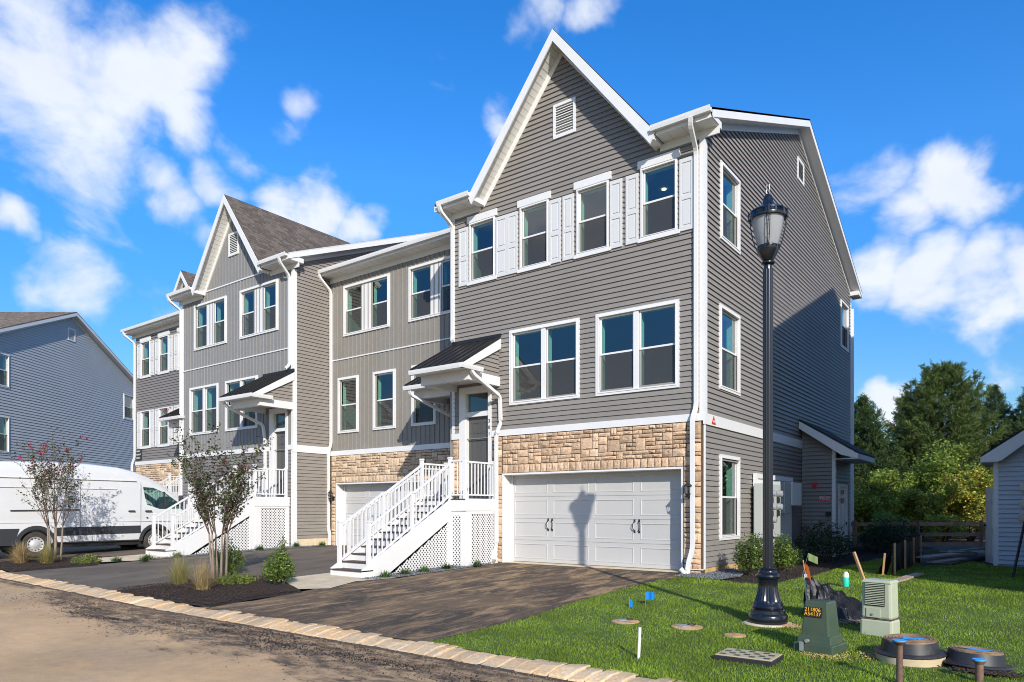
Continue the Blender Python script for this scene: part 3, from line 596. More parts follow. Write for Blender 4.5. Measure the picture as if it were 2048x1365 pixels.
def stone_mesh(k, mname):
    key = (k, mname)
    if key in stone_meshes: return stone_meshes[key]
    r = random.Random(k*17+3); nx, nz = 4, 3; V = []; F = []
    for j in range(nz+1):
        for i in range(nx+1):
            e = (i in (0, nx)) or (j in (0, nz)); x = i/nx-.5+(0 if i in (0, nx) else r.uniform(-.05, .05)); z = j/nz-.5+(0 if j in (0, nz) else r.uniform(-.05, .05))
            if e: x += r.uniform(-.018, .018); z += r.uniform(-.03, .03)
            V.append((x, -(r.uniform(.3, .45) if e else r.uniform(.6, 1.0)), z))
    for j in range(nz):
        for i in range(nx): a = j*(nx+1)+i; F.append((a, a+1, a+nx+2, a+nx+1))
    ring = [i for i in range(nx+1)]+[(j*(nx+1)+nx) for j in range(1, nz+1)]+[nz*(nx+1)+i for i in range(nx-1, -1, -1)]+[j*(nx+1) for j in range(nz-1, 0, -1)]
    b = len(V); V += [(V[i][0], 0, V[i][2]) for i in ring]
    for i in range(len(ring)): F.append((ring[(i+1) % len(ring)], ring[i], b+i, b+(i+1) % len(ring)))
    me = bpy.data.meshes.new('stone'); me.from_pydata(V, [], F); me.materials.append(M[mname]); stone_meshes[key] = me; return me
def put_stone(parent, Y, u, z, w, h, mname, dep=.05):
    o = bpy.data.objects.new('stone', stone_mesh(random.randrange(10), mname)); link(o, parent); og = ORG[parent.name]
    o.location = (u+w/2-og[0], Y-.018-og[1], z+h/2); o.scale = (w-.018, dep*random.uniform(.7, 1.25), h-.018)
def stones(parent, Y, u0, u1, z0, z1, m, cw=.082, ch=.094):
    nu = max(1, round((u1-u0)/cw)); nz = max(1, round((z1-z0)/ch)); cw = (u1-u0)/nu; ch = (z1-z0)/nz; used = set()
    for j in range(nz):
        for i in range(nu):
            if (i, j) in used: continue
            big = random.random()
            w, h = (random.choice([3, 4]), random.choice([2, 3])) if big < .14 else ((random.choice([2, 3, 4]), 2) if big < .34 else (random.choice([2, 2, 3, 3, 4, 5]), 1))
            w = min(w, nu-i); h = min(h, nz-j)
            while any((i+a, j) in used for a in range(w)): w -= 1
            while any((i+a, j+b) in used for a in range(w) for b in range(h)): h -= 1
            if w < 2 and h > 1: h = 1
            if h == 3 and w < 3: h = 2
            if nu-(i+w) == 1 and (i+w, j) not in used: w += 1; h = 1 if any((i+w-1, j+b) in used for b in range(h)) else h
            for a in range(w):
                for b in range(h): used.add((i+a, j+b))
            put_stone(parent, Y, u0+i*cw, z0+j*ch, w*cw, h*ch, m)
def soldier(parent, Y, u0, u1, z0, z1, m):
    n = round((u1-u0)/.175); w = (u1-u0)/n
    for i in range(n): put_stone(parent, Y, u0+i*w, z0, w, z1-z0, m, .045)
def garage(root, Y, u0, u1, z1, handles=True, d=.32):
    fr = FR(Y); f = MB(); t = .045
    f.fbox(fr, u0-t, u0, -.02, z1+t, 0, .03); f.fbox(fr, u1, u1+t, -.02, z1+t, 0, .03); f.fbox(fr, u0, u1, z1, z1+t, 0, .03)
    f.fbox(fr, u0-.02, u0+.006, 0, z1-.006, -d, .002); f.fbox(fr, u1-.006, u1+.02, 0, z1-.006, -d, .002); f.fbox(fr, u0-.02, u1+.02, z1-.006, z1+.02, -d, .002); f.fbox(fr, u0, u0+.07, 0, z1, -d, -d+.03)
    f.build('garage_frame', 'white', root)
    g = MB(); g.fbox(fr, u0+.0, u1, .03, z1, -d-.05, -d-.012); g = g.build('garage_door', 'gdoor', root)
    MB().fbox(fr, u0+.01, u1-.01, -.02, .018, -d-.04, -.0).build('threshold', 'conc', root)
    rh = (z1-.03)/4; cw = (u1-u0-.04)/4
    for j in range(4):
        z = .03+j*rh
        for i in range(4):
            a, b = u0+.02+i*cw, u0+.02+(i+1)*cw; c, d2 = z+.004, z+rh-.004; bx, bz = .085, .085; p = MB(); P = lambda u, zz, o: fr(u, zz, -d+o)
            R0 = [(a, c), (b, c), (b, d2), (a, d2)]; ins = lambda q: [(a+bx+q, c+bz+q), (b-bx-q, c+bz+q), (b-bx-q, d2-bz-q), (a+bx+q, d2-bz-q)]
            rings = [(R0, -.012), (R0, 0), (ins(0), 0), (ins(.008), .007), (ins(.02), .007), (ins(.032), -.007), (ins(.04), -.007)]
            vs = [P(u, zz, o) for rg, o in rings for u, zz in rg]; fs = [(4*k+q, 4*k+(q+1) % 4, 4*k+4+(q+1) % 4, 4*k+4+q) for k in range(len(rings)-1) for q in range(4)]+[tuple(range(4*len(rings)-4, 4*len(rings)))]
            p.add(vs, fs).build('panel', 'gdoor', g)
    if handles:
        for uc in (u0+.02+cw, u0+.02+3*cw):
            for s in (-1, 1):
                h = MB(); uu = uc+s*.06; zc = .03+rh*1.72
                h.tube([fr(uu, zc-.15, -d+.012), fr(uu-s*.005, zc-.1, -d+.03), fr(uu+s*.03, zc-.05, -d+.05), fr(uu+s*.035, zc, -d+.055), fr(uu+s*.03, zc+.05, -d+.05), fr(uu-s*.005, zc+.1, -d+.03), fr(uu, zc+.15, -d+.012)], [.01, .012, .009, .009, .009, .012, .01], 6)
                for q in (-1, 1): h.fbox(fr, uu-.018, uu+.018, zc+q*.13-.03, zc+q*.13+.03, -d, -d+.014)
                h.build('door_handle', 'blackm', g)
def entry(root, Y, u0, u1, z0, zd, zt0, zt1, num=None, nu=0, nzs=()):
    fr = FR(Y); f = MB(); tw = .2
    f.fbox(fr, u0-.24, u0-.03, z0, zt1+.18, 0, .05); f.fbox(fr, u1+.02, u1+.12, z0, zt1+.18, 0, .05); f.fbox(fr, u0-.03, u1+.02, zt1+.03, zt1+.18, 0, .05); f.fbox(fr, u0-.03, u1+.02, zd+.0, zt0, -.1, .02)
    f.fbox(fr, u0-.03, u0, z0, zt1+.03, -.12, .03); f.fbox(fr, u1, u1+.02, z0, zt1+.03, -.12, .03); f.fbox(fr, u0, u1, zt1, zt1+.03, -.12, .03); f.build('door_frame', 'white', root)
    d = MB(); d.fbox(fr, u0, u1, z0+.02, zd, -.13, -.085); d = d.build('entry_door', 'door', root)
    W_ = u1-u0; H_ = zd-z0
    for c in (0, 1):
        for a, b in ((.06, .3), (.36, .74), (.8, .93)):
            x0 = u0+W_*(.12+.42*c); x1 = x0+W_*.34; za, zb = z0+H_*a, z0+H_*b; p = MB()
            for q in ((x0, x0+.015, za, zb), (x1-.015, x1, za, zb), (x0, x1, za, za+.015), (x0, x1, zb-.015, zb)): p.fbox(fr, *q, -.085, -.074)
            p.fbox(fr, x0+.05, x1-.05, za+.05, zb-.05, -.085, -.078); p.build('door_panel', 'door', d)
    MB().tube([fr(u0+.09, z0+.98, -.085), fr(u0+.09, z0+.98, -.03), fr(u0+.16, z0+.98, -.03)], .012, 6).build('door_handle', 'steel', d)
    MB().quad(fr(u0, zt0, -.06), fr(u1, zt0, -.06), fr(u1, zt1, -.06), fr(u0, zt1, -.06)).build('transom_pane', 'glass', root, recalc=False)
    for ch, z in zip(num or '', nzs): text(ch, 'house_number', 'blackm', root, fr(nu, z, .058), (R(90), 0, 0), .13, .004)
def portico(root, X0, X1, Y, m, gz1=4.96, ztop=5.92, ds=True, zl=3.3, side='R', dx=None):
    """lean-to metal roof on white beams, over an entry; wall at Y"""
    yb = Y-1.3; ye = Y-1.75; fr = FR(Y); b = MB()
    b.box(X0+.0, X1, yb, yb+.14, 4.63, 4.87); b.box(X1-.14, X1, yb+.14, Y, 4.63, 4.87); b.box(X0, X0+.14, yb+.14, Y, 4.63, 4.87); b.build('porch_beam', 'white', root)
    MB().box(X0+.14, X1-.14, yb+.14, Y, 4.8, 4.83).build('porch_ceiling', 'soff', root)
    xl, xr = X0-.02, X1+.17
    sfx = MB(); sfx.box(xl, xr, ye+.1, yb, 4.872, 4.9); sfx.box(X1+.002, xr, yb, yb+.35, 4.872, 4.9); sfx.build('soffit', 'soff', root)
    gutter(root, xl, xr, ye, gz1)
    P = [(.11, -.115), (.02, -.115), (.005, -.05), (0, 0), (.012, 0), (.018, -.045), (.11, -.02)]
    g = MB(); g.prism([(xr-q[0]+.02, ye+.001, gz1+q[1]) for q in P], (0, .82, 0)); g.build('gutter', 'white', root)
    # roof deck and standing seams
    sl_ = (ztop-gz1)/(Y-ye-.06); r = MB(); y0_ = ye+.06; r.prism([(xl, y0_, gz1-.02), (xl, Y, ztop-.02), (xl, Y, ztop+.02), (xl, y0_, gz1+.02)], (X1+.02-xl, 0, 0)); rf = r.build('porch_roof', 'mroof', root)
    n = 6
    for i in range(n+1):
        x = xl+.02+(X1-.02-xl)*i/n; MB().prism([(x-.012, y0_, gz1+.02), (x-.012, Y, ztop+.02), (x-.012, Y, ztop+.055), (x-.012, y0_, gz1+.055)], (.024, 0, 0)).build('standing_seam', 'mroof', rf)
    MB().box(xl-.01, X1+.04, Y-.05, Y, ztop+.0, ztop+.09).build('roof_flashing', 'mroof', rf)
    rk = MB(); za = lambda y: gz1-.03+sl_*(y-y0_)
    rk.prism([(X1-.01, yb-.35, za(yb-.35)-.02), (X1-.01, Y, za(Y)), (X1-.01, Y, za(Y)-.26), (X1-.01, yb-.1, za(yb-.1)-.2), (X1-.01, yb-.35, za(yb-.35)-.1)], (.04, 0, 0)); rk.build('rake_board', 'white', root)
    lo = lambda z: max(yb+.02, min(Y-.005, y0_+(z+.22-gz1)/sl_)); lap(root, SD(X1-.05), lo, lambda z: Y, 4.872, ztop-.25, [], m, False)
    MB().prism([(X0+.02, yb+.02, 4.88), (X0+.02, Y, 4.88), (X0+.02, Y, ztop-.1)], (X1-.09-X0, 0, 0)).build('porch_gable', m, root)
def stair(label, x0, x1, px0, px1, Yw, z0, dz, group):
    t = thing('entry_stair', label, 'stairs', ((x0+x1)/2, Yw-4.2, dz), group=group, lift=True); zp = 1.66; Yp = Yw-1.3; n = 11; rise = (zp-z0)/n; run = .291; Ys = Yp-10*run
    for i in range(n):
        y = Ys+i*run; z = z0+i*rise
        MB().box(x0+.03, x1-.03, y, y+.02, z-.05 if i == 0 else z+.0, z+rise-.028).build('riser', 'white', t)
        if i < n-1: MB().box(x0-.0 if i == 0 else x0+.03, x1+.0 if i == 0 else x1-.03, y-.025, y+run, z+rise-.028, z+rise).build('tread', 'brown', t)
    deck = MB(); deck.box(px0+.0, px1, Yp-.03, Yw-.01, zp-.03, zp); deck.build('deck', 'brown', t)
    sl_ = rise/run
    def sz(y): return z0+rise+(y-Ys)*sl_
    for x, w in ((x0, .04), (x1-.04, .04)):
        s = MB(); s.prism([(x, Ys-.02, z0-.08), (x, Ys-.02, sz(Ys)+.02), (x, Yp, sz(Yp)-rise*.0+.0), (x, Yp, sz(Yp)-.5), (x, Ys+.55, z0-.08)], (w, 0, 0)); s.build('stringer', 'white', t)
    if px1-x1 > .05: MB().box(x1, px1-.001, Yp-.035, Yp-.005, zp-.3, zp-.035).build('fascia', 'white', t)
    for q in ((px1, px1+.03), (px0-.03, px0)): MB().box(*q, Yp-.035, Yw-.01, zp-.3, zp+.005).build('fascia', 'white', t)
    # skirt posts, rails of the lattice frames
    zb = z0-.05; X = px1-.01; bd = []
    bd += [(X-.02, X+.02, Yp-.0, Yp+.2, zb, zp-.3), (X-.02, X+.02, Yw-.16, Yw-.02, zb, zp-.3), (X-.02, X+.02, Yp+.2, Yw-.16, zp-.38, zp-.3), (X-.02, X+.02, Yp+.2, Yw-.16, zb, zb+.06)]
    if px1-x1 > .05: bd += [(px1-.17, px1-.03, Yp-.0, Yp+.04, zb, zp-.3), (x1-.0, px1-.17, Yp, Yp+.04, zp-.42, zp-.3), (x1-.045, x1+.02, Yp-.12, Yp+.04, zb, zp-.42)]
    else: bd += [(x1-.045, x1+.004, Yp-.2, Yp-.001, zb, zp-.42)]
    bd += [(px0-.02, px0+.02, Yp, Yw-.02, zb, zp-.3)]
    for q in bd: MB().box(*q).build('skirt_board', 'white', t)
    # brown slab and panels, added inside to darken the space behind the lattice
    c_ = MB(); c_.prism([(x0+.06, Ys+.1, z0-.02), (x0+.06, Yp, sz(Yp)-rise-.12), (x0+.06, Yp, sz(Yp)-rise-.16), (x0+.06, Ys+.16, z0-.02)], (x1-x0-.12, 0, 0)); c_.box(x0+.05, x0+.09, Ys+.6, Yp, zb, .3); c_.build('carriage', 'brown', t)
    MB().box(px0+.04, px0+.08, Yp+.05, Yw-.05, zb, zp-.05).box(x0+.05, x0+.07, Yp-.9, Yp, zb, .9).box(x0+.05, px1-.2, Yw-.06, Yw-.03, zb, zp-.05).build('added_dark_panel', 'brown', t)
    def lattice(poly, fn, sp=.07, w=.0345):
        """poly convex in (a,b); fn(a,b,o) -> xyz"""
        m_ = MB(); A = [p[0] for p in poly]; B = [p[1] for p in poly]; cx, cy = sum(A)/len(A), sum(B)/len(B); rad = max(math.hypot(a-cx, b-cy) for a, b in poly)+.1
        for sgn, o in ((1, 0), (-1, .006)):
            d = (.7071, .7071*sgn); nrm = (-d[1], d[0]); k = -rad
            while k < rad:
                p0 = (cx+nrm[0]*k, cy+nrm[1]*k); t0, t1 = -1e9, 1e9; ok = True
                for i in range(len(poly)):
                    ax, ay = poly[i]; bx, by = poly[(i+1) % len(poly)]; ex, ey = bx-ax, by-ay; nx, ny = -ey, ex; den = nx*d[0]+ny*d[1]; num = nx*(ax-p0[0])+ny*(ay-p0[1])
                    if abs(den) < 1e-9:
                        if num > 0: ok = False
                        continue
                    tt = num/den
                    if den > 0: t0 = max(t0, tt)
                    else: t1 = min(t1, tt)
                if ok and t1-t0 > .02:
                    q = [(p0[0]+d[0]*tt+nrm[0]*s*w/2, p0[1]+d[1]*tt+nrm[1]*s*w/2) for tt, s in ((t0, -1), (t1, -1), (t1, 1), (t0, 1))]
                    m_.quad(*[fn(a, b, o) for a, b in q])
                k += sp
        m_.build('lattice', 'white', t, recalc=False)
    lattice([(Yp+.17, zb+.04), (Yw-.14, zb+.04), (Yw-.14, zp-.34), (Yp+.17, zp-.34)], lambda a, b, o: (px1-.02+o, a, b))
    lattice([(Ys+.75, zb), (Yp-.1, zb), (Yp-.1, zp-.62)], lambda a, b, o: (x1-.03+o, a, b))
    if px1-x1 > .2: lattice([(x1, zb), (px1-.15, zb), (px1-.15, zp-.4), (x1, zp-.4)], lambda a, b, o: (a, Yp+.01-o, b))
    # dark crawl-space behind
    MB().box(px0+.05, px1-.2, Yp+.25, Yw-.02, zb, zp-.35).build('shadowed_base', 'blackm', t) if False else None
    # railings
    def post(x, y, za, zb_):
        p = MB(); p.box(x-.04, x+.04, y-.04, y+.04, za, zb_); p.box(x-.05, x+.05, y-.05, y+.05, zb_, zb_+.02); p.prism([(x-.045, y-.045, zb_+.02), (x+.045, y-.045, zb_+.02), (x+.045, y+.045, zb_+.02), (x-.045, y+.045, zb_+.02)], (0, 0, .02)); p.build('post', 'white', t)
    def rail(x, y, x2, y2, za, zb_, h, n, skip=.04):
        L_ = math.hypot(x2-x, y2-y); ux, uy = (x2-x)/L_, (y2-y)/L_
        for o, w, hh in ((h, .055, .045), (.1, .045, .035)):
            MB().beam((x+ux*skip, y+uy*skip, za+o), (x2-ux*skip, y2-uy*skip, zb_+o), w, hh).build('rail', 'white', t)
        for i in range(1, n):
            f_ = i/n; X_, Y_ = x+(x2-x)*f_, y+(y2-y)*f_; z_ = za+(zb_-za)*f_; MB().box(X_-.012, X_+.012, Y_-.012, Y_+.012, z_+.1, z_+h).build('baluster', 'white', t)
    for x in (x0+.05, x1-.05):
        yf, ym, yt = Ys+.2, (Ys+.2+Yp)/2, Yp-.06 if px1-x1 > .2 or x < x1-.2 else Yp-.06
        post(x, yf, sz(yf)-rise-.02, sz(yf)+.95); post(x, ym, sz(ym)-rise, sz(ym)+.87); yt = Yp+.0
        post(x, yt, zp-.05, zp+1.02)
        rail(x, yf, x, ym, sz(yf)-.03, sz(ym)-.03, .9, 10); rail(x, ym, x, yt, sz(ym)-.03, sz(yt)-.03, .9, 10)
    xr = px1-.05
    if px1-x1 > .2: post(xr, Yp+.02, zp-.3, zp+1.02); rail(x1-.05, Yp, xr, Yp+.02, zp, zp, .96, 4)
    post(xr, Yw-.12, zp, zp+.96); rail(xr, Yp+.02, xr, Yw-.12, zp, zp, .93, 9)
    xl = px0+.05; post(xl, Yw-.1, zp, zp+.96); rail(xl, Yp+.02, xl, Yw-.1, zp, zp, .93, 9)
    return t
def roof(root, x0, x1, yf, yb, dark='shingd', rake=(True, True), zE=9.76, sl_=.412, over=.3, gap=None):
    """main roof: ridge along X, eave lips at yf-.5 and yb+.5"""
    a, b = x0-(over if rake[0] else 0), x1+(over+.05 if rake[1] else 0); ye, yr = yf-.45, (yf+yb)/2; zr = zE+sl_*(yr-ye); r = MB(); th = .05
    for s in (1, -1):
        e = ye if s == 1 else 2*yr-ye
        for pa, pb, ee in ([(a, gap[0], e), (gap[0], gap[1], yf+.13), (gap[1], b, e)] if gap and s == 1 else [(a, b, e)]):
            ze = zE+sl_*abs(ee-e); r.prism([(pa, ee, ze-th), (pa, yr, zr-th), (pa, yr, zr), (pa, ee, ze)], (pb-pa, 0, 0))
    rf = r.build('roof', dark, root)
    for flag, X in ((rake[0], a), (rake[1], b)):
        if not flag: continue
        sgn = 1 if X == b else -1; wx = x1 if X == b else x0
        for s in (1, -1):
            e = ye if s == 1 else 2*yr-ye; k = MB(); t = .022*sgn
            k.prism([(X, e, zE-.005), (X, yr, zr-.005), (X, yr, zr-.235), (X, e, zE-.205)], (-t, 0, 0)); k.build('rake_board', 'white', root)
            so_ = MB(); zz = .19; so_.prism([(X-t, e, zE-zz), (X-t, yr, zr-zz), (X-t, yr, zr-zz-.02), (X-t, e, zE-zz-.02)], (wx-X+t, 0, 0)); so_.build('soffit', 'soff', root)
            fz = MB(); c0 = e+(.5 if s == 1 else -.5); z_ = lambda y: zr-sl_*abs(y-yr); fz.prism([(wx, c0, z_(c0)-.21), (wx, yr, zr-.21), (wx, yr, zr-.36), (wx, c0, z_(c0)-.36)], (.035*sgn, 0, 0)); fz.build('frieze_board', 'white', root)
            er = MB(); y_a, y_b = (e, e+.62) if s == 1 else (e-.62, e); er.box(min(X-t, wx), max(X-t, wx), y_a+.02, y_b, zE-.2, zE-.05); er.build('eave_return', 'white', root)
    return rf
def eave(root, a, b, yf, zE=9.76, soff=True):
    ye = yf-.45; gutter(root, a, b, ye-.12, zE-.0)
    MB().box(a, b, ye-.0, ye+.02, zE-.19, zE-.02).build('fascia', 'white', root)
    s = MB(); s.box(a, b, ye+.02, yf, zE-.19, zE-.17); s = s.build('soffit', 'soff', root)
    n = int((b-a)/.3)
    for i in range(1, n): x = a+(b-a)*i/n; MB().box(x-.004, x+.004, ye+.02, yf, zE-.194, zE-.19).build('soffit_joint', 'conc', s)
    MB().box(a, b, yf-.035, yf, zE-.36, zE-.19).build('frieze_board', 'white', root)
def tabs(root, p0, u, v, W_, L_, m='shing', tw=.24, th=.12):
    """shingle tabs as real overlapping pieces: p0 eave corner, u along the eave, v up the slope"""
    p0, u, v = Vector(p0), Vector(u).normalized(), Vector(v).normalized(); n = u.cross(v)
    if n.z < 0: n = -n
    nr, nc = int(L_/th), int(W_/tw)+1; V = []; F = []
    for j in range(nr):
        off = (j*.37 % 1)*tw; x = -off
        while x < W_:
            w = tw*random.choice((.6, .85, 1.15)); a, b = max(0, x), min(W_, x+w-.006); x += w
            if b-a < .03: continue
            o = random.uniform(.006, .014); y0, y1 = j*th, (j+1)*th+.02; k = len(V)
            for (q, y, oo) in ((a, y0, 0), (b, y0, 0), (a, y0, o), (b, y0, o), (b, y1, .002), (a, y1, .002)): V.append(tuple(p0+u*q+v*y+n*oo))
            F += [(k, k+1, k+3, k+2), (k+2, k+3, k+4, k+5)]
    return fastmesh('shingles', V, F, m, root, kind='stuff')
def steep(root, xc, half, apex, yf, yback, m, vertical=False, zE=9.76, tabside=False):
    """the tall front gable"""
    ye = yf-.45; k = (apex-9.73)/half; zr = lambda x: apex-k*abs(x-xc); r = MB(); out = half+.06
    for s in (-1, 1): r.prism([(xc, ye, apex-.1), (xc+s*out, ye, zr(xc+out)-.1), (xc+s*out, ye, zr(xc+out)), (xc, ye, apex)], (0, yback-ye, 0))
    rf = r.build('gable_roof', 'shingd', root)
    for s in (-1, 1):
        f = MB(); f.prism([(xc, ye, apex-.02), (xc+s*(out+.0), ye, zr(xc+out)-.02), (xc+s*(half-.06), ye, zr(xc+out)-.24), (xc, ye, apex-.31)], (0, -.03, 0)); f.build('rake_board', 'white', root)
        f = MB(); f.prism([(xc, ye, apex-.2), (xc+s*half, ye, zr(xc+half)-.2), (xc+s*half, ye, zr(xc+half)-.22), (xc, ye, apex-.22)], (0, yf-ye, 0)); sf = f.build('soffit', 'soff', root)
        L_ = math.hypot(half, k*half); n = int(L_/.16)
        for i in range(1, n):
            q = i/n; x = xc+s*half*q; z = zr(x)-.222; MB().beam((x, ye, z-.002), (x, yf-.03, z-.002), .006, .006).build('soffit_joint', 'conc', sf)
        f = MB(); lo = half-.0; f.prism([(xc, yf, apex-.22), (xc+s*lo, yf, zr(xc+lo)-.22), (xc+s*(lo-.14), yf, zr(xc+lo)-.26), (xc, yf, apex-.44)], (0, -.04, 0)); f.build('frieze_board', 'white', root)
        f = MB(); xo = xc+s*(half-.16); xi = xc+s*(half+.03); f.box(min(xo, xi), max(xo, xi), ye, yf, 9.5, 9.62); f.build('rake_foot', 'white', root)
    return rf, zr
def lantern(root, x, Y, z):
    """black carriage lamp on the wall"""
    b = MB(); b.box(x-.055, x+.055, Y-.085, Y-.05, z-.1, z+.05); b.tube([(x, Y-.07, z-.06), (x, Y-.16, z-.12), (x, Y-.2, z-.03)], .012, 6); b.lathe([(.0, z+.3), (.012, z+.27), (.02, z+.25), (.03, z+.22), (.09, z+.16), (.095, z+.15), (.08, z+.145)], (x, Y-.2), 8); b.lathe([(.06, z-.03), (.066, z-.01), (.05, z-.045), (.02, z-.07), (.0, z-.1)], (x, Y-.2), 8)
    for i in range(4):
        a = math.pi/4+i*math.pi/2; b.tube([(x+.06*math.cos(a), Y-.2+.06*math.sin(a), z-.02), (x+.078*math.cos(a), Y-.2+.078*math.sin(a), z+.15)], .006, 4)
    o = b.build('wall_lantern', 'blackm', root); MB().lathe([(.05, z-.02), (.066, z+.145)], (x, Y-.2), 4, cap=False).build('lantern_glass', 'lens', o, recalc=False)
def room(root, x0, x1, y0, y1, z0, z1, right=True, left=True):
    r = MB(); r.quad((x0, y1, z0), (x1, y1, z0), (x1, y1, z1), (x0, y1, z1)); r.quad((x0, y0, z0), (x1, y0, z0), (x1, y1, z0), (x0, y1, z0)); r.quad((x0, y0, z1), (x1, y0, z1), (x1, y1, z1), (x0, y1, z1))
    if left: r.quad((x0, y0, z0), (x0, y1, z0), (x0, y1, z1), (x0, y0, z1))
    if right: r.quad((x1, y0, z0), (x1, y1, z0), (x1, y1, z1), (x1, y0, z1))
    r.build('interior', 'room', root, recalc=False)

# ================================================================== unit 1 (near end house)
Y1, XR, XL = 14.6, -5.75, -12.95
h1 = thing('townhouse', 'nearest townhouse with steep front gable, grey lap siding and double garage', 'house', (XR, Y1, 0), group='townhouses of the terrace')
fr = FR(Y1); sd = SD(XR)
H = []
for hu, (sa, sb), (sc, sd_) in ((-12.30, (-12.713, -12.387), (-11.424, -11.053)), (-10.6, (-11.04, -10.72), (-9.725, -9.397)), (-8.9, (-9.333, -9.02), (-8.02, -7.703)), (-7.19, (-7.605, -7.29), (-6.29, -5.965))):
    H += window(h1, fr, [(hu, hu+.8)], 7.6, 9.1, tw=.045, header=(.11, .11), sill=.11)
    shutter(h1, fr, sa, sb, 7.5, 9.08); shutter(h1, fr, sc, sd_, 7.5, 9.08)
H += window(h1, fr, [(-10.89, -9.98), (-9.855, -8.945)], 4.18, 5.95)
H += window(h1, fr, [(-8.32, -7.415), (-7.29, -6.385)], 4.17, 5.945)
gh = (-11.18, -6.26, -1, 2.29); dh = (-12.47, -11.69, 1.66, 4.56)
slab(h1, fr, [(XL, XR, -.3, 9.6)], H+[gh, dh], 'side1', extra=[[(-11.85, 9.6), (-6.8, 9.6), (-9.35, 12.75)]])
lo = lambda z: XL if z < 9.51 else -11.83+(z-9.5)/1.232; hi = lambda z: XR-.09 if z < 9.51 else -6.82-(z-9.5)/1.232
fw = MB().fbox(fr, XL, XR, 3.3, 3.32, -.02, .005).build('front_siding', 'side1', h1)
doorclear = (-12.72, -11.57, 1.6, 4.74)
lap(fw, fr, lo, hi, 3.475, 12.6, H+[doorclear], 'side1')
lap(fw, fr, lambda z: XL, lambda z: -11.0, 3.475, 3.476, [], 'side1', False) if False else None
SH = window(h1, sd, [(15.58, 16.7)], 7.6, 9.2)
SH += window(h1, sd, [(15.52, 16.7)], 4.2, 5.95)
SH += window(h1, sd, [(15.53, 16.69)], .78, 2.56)
SH += window(h1, sd, [(27.7, 28.85)], 7.4, 8.97)
zs = lambda y: 9.6+.412*(min(y, 44-y)-14.15)
slab(h1, sd, [(Y1, 29.4, -.3, 9.75)], SH, 'side1', o0=-.12, o1=-.0, extra=[[(Y1, 9.75), (29.4, 9.75), (22, 12.82)]])
sw = MB().fbox(sd, Y1, 29.4, 3.3, 3.32, -.02, .005).build('gable_siding', 'side1', h1)
slo = lambda z: Y1+.12 if z < 9.72 else max(Y1+.12, 14.15+(z-9.6)/.412); shi = lambda z: 29.4 if z < 9.72 else min(29.4, 44-(14.15+(z-9.6)/.412))
lap(sw, sd, lambda z: Y1+.02, shi, .13, 3.22, SH, 'side1'); lap(sw, sd, slo, shi, 3.48, 12.72, SH, 'side1')
c = MB(); c.box(XR-.09, XR+.03, Y1-.032, Y1+.12, 3.475, 9.4); c.box(XR-.02, XR+.035, 29.33, 29.45, -.1, 9.3); c.box(XL-.03, XL+.07, Y1-.032, Y1+.05, 3.475, 9.4); c.box(XR, XR+.03, Y1-.02, Y1+.035, .1, 3.24); c.build('corner_board', 'white', h1)
b = MB(); b.box(-11.33, XR-.0, Y1-.05, Y1, 3.315, 3.475); b.box(XR, XR+.045, Y1-.05, 22.36, 3.235, 3.475); b.box(XL-.03, -12.7, Y1-.05, Y1, 3.315, 3.475); b.box(-11.57, -11.33, Y1-.05, Y1, 3.315, 3.475); b.build('band_board', 'white', h1)
MB().box(XR-.005, XR+.012, Y1+.04, 29.4, -.4, .13).build('foundation', 'found', h1)
# stone veneer
v = MB()
for q in ((-11.22, XR-.0, 2.335, 3.31), (-6.215, XR-.0, -.1, 2.335), (-11.57, -11.225, -.1, 3.31), (XL, -12.72, 1.6, 3.31)): v.fbox(fr, *q, 0, .02)
v = v.build('stone_veneer', 'mortar', h1)
stones(v, Y1, -11.21, XR-.05, 2.56, 3.305, 'stone'); soldier(v, Y1, -11.21, -6.21, 2.34, 2.56, 'stone'); stones(v, Y1, -6.2, XR-.05, 2.34, 2.56, 'stone')
stones(v, Y1, -6.2, XR-.05, 0.1, 2.34, 'stone', cw=.1, ch=.11); stones(v, Y1, -6.2, XR-.05, -.1, .08, 'stone', cw=.1, ch=.09)
stones(v, Y1, -11.56, -11.23, 0.0, 3.3, 'stone', cw=.11, ch=.11); stones(v, Y1, XL+.01, -12.73, 1.66, 3.3, 'stone', cw=.11, ch=.11)
MB().box(-6.205, XR-.0, Y1-.075, Y1-.02, .085, .105).build('weep_trim', 'white', h1)
garage(h1, Y1, -11.18, -6.26, 2.29)
entry(h1, Y1, -12.457, -11.705, 1.66, 3.9, 4.03, 4.53, '301', -11.635, (3.74, 3.57, 3.40))
room(h1, XL+.1, XR-.121, Y1+.121, 20, 6.6, 9.45, right=False); room(h1, XL+.1, XR-.121, Y1+.121, 20, 3.55, 6.3, right=False)
room(h1, -9.4, XR-.121, 15.1, 19, .1, 3.0, right=False); room(h1, -9.4, XR-.121, 26.4, 29.3, 6.6, 9.4, right=False)
room(h1, -12.5, -11.65, Y1+.121, 17, 3.95, 4.7)
MB().lathe([(0, 9.425), (.06, 9.425), (.06, 9.449)], (-7.5, 16.4), 16).build('downlight', 'lit', h1)
roof(h1, XL, XR, Y1, 29.4, gap=(-11.95, -6.75)); eave(h1, -13.08, -11.95, Y1); eave(h1, -6.75, -5.4, Y1)
rf, zr1 = steep(h1, -9.35, 2.62, 13.0, Y1, 22, 'side1')
vent(h1, fr, -9.617, -8.966, 10.57, 11.42); vent(h1, sd, 21.87, 22.57, 11.27, 11.94)
MB().box(XL-.12, XL, Y1, 29.4, -.3, 9.7).prism([(XL-.12, Y1, 9.7), (XL-.12, 29.4, 9.7), (XL-.12, 22, 12.8)], (.12, 0, 0)).build('party_wall', 'side1', h1)
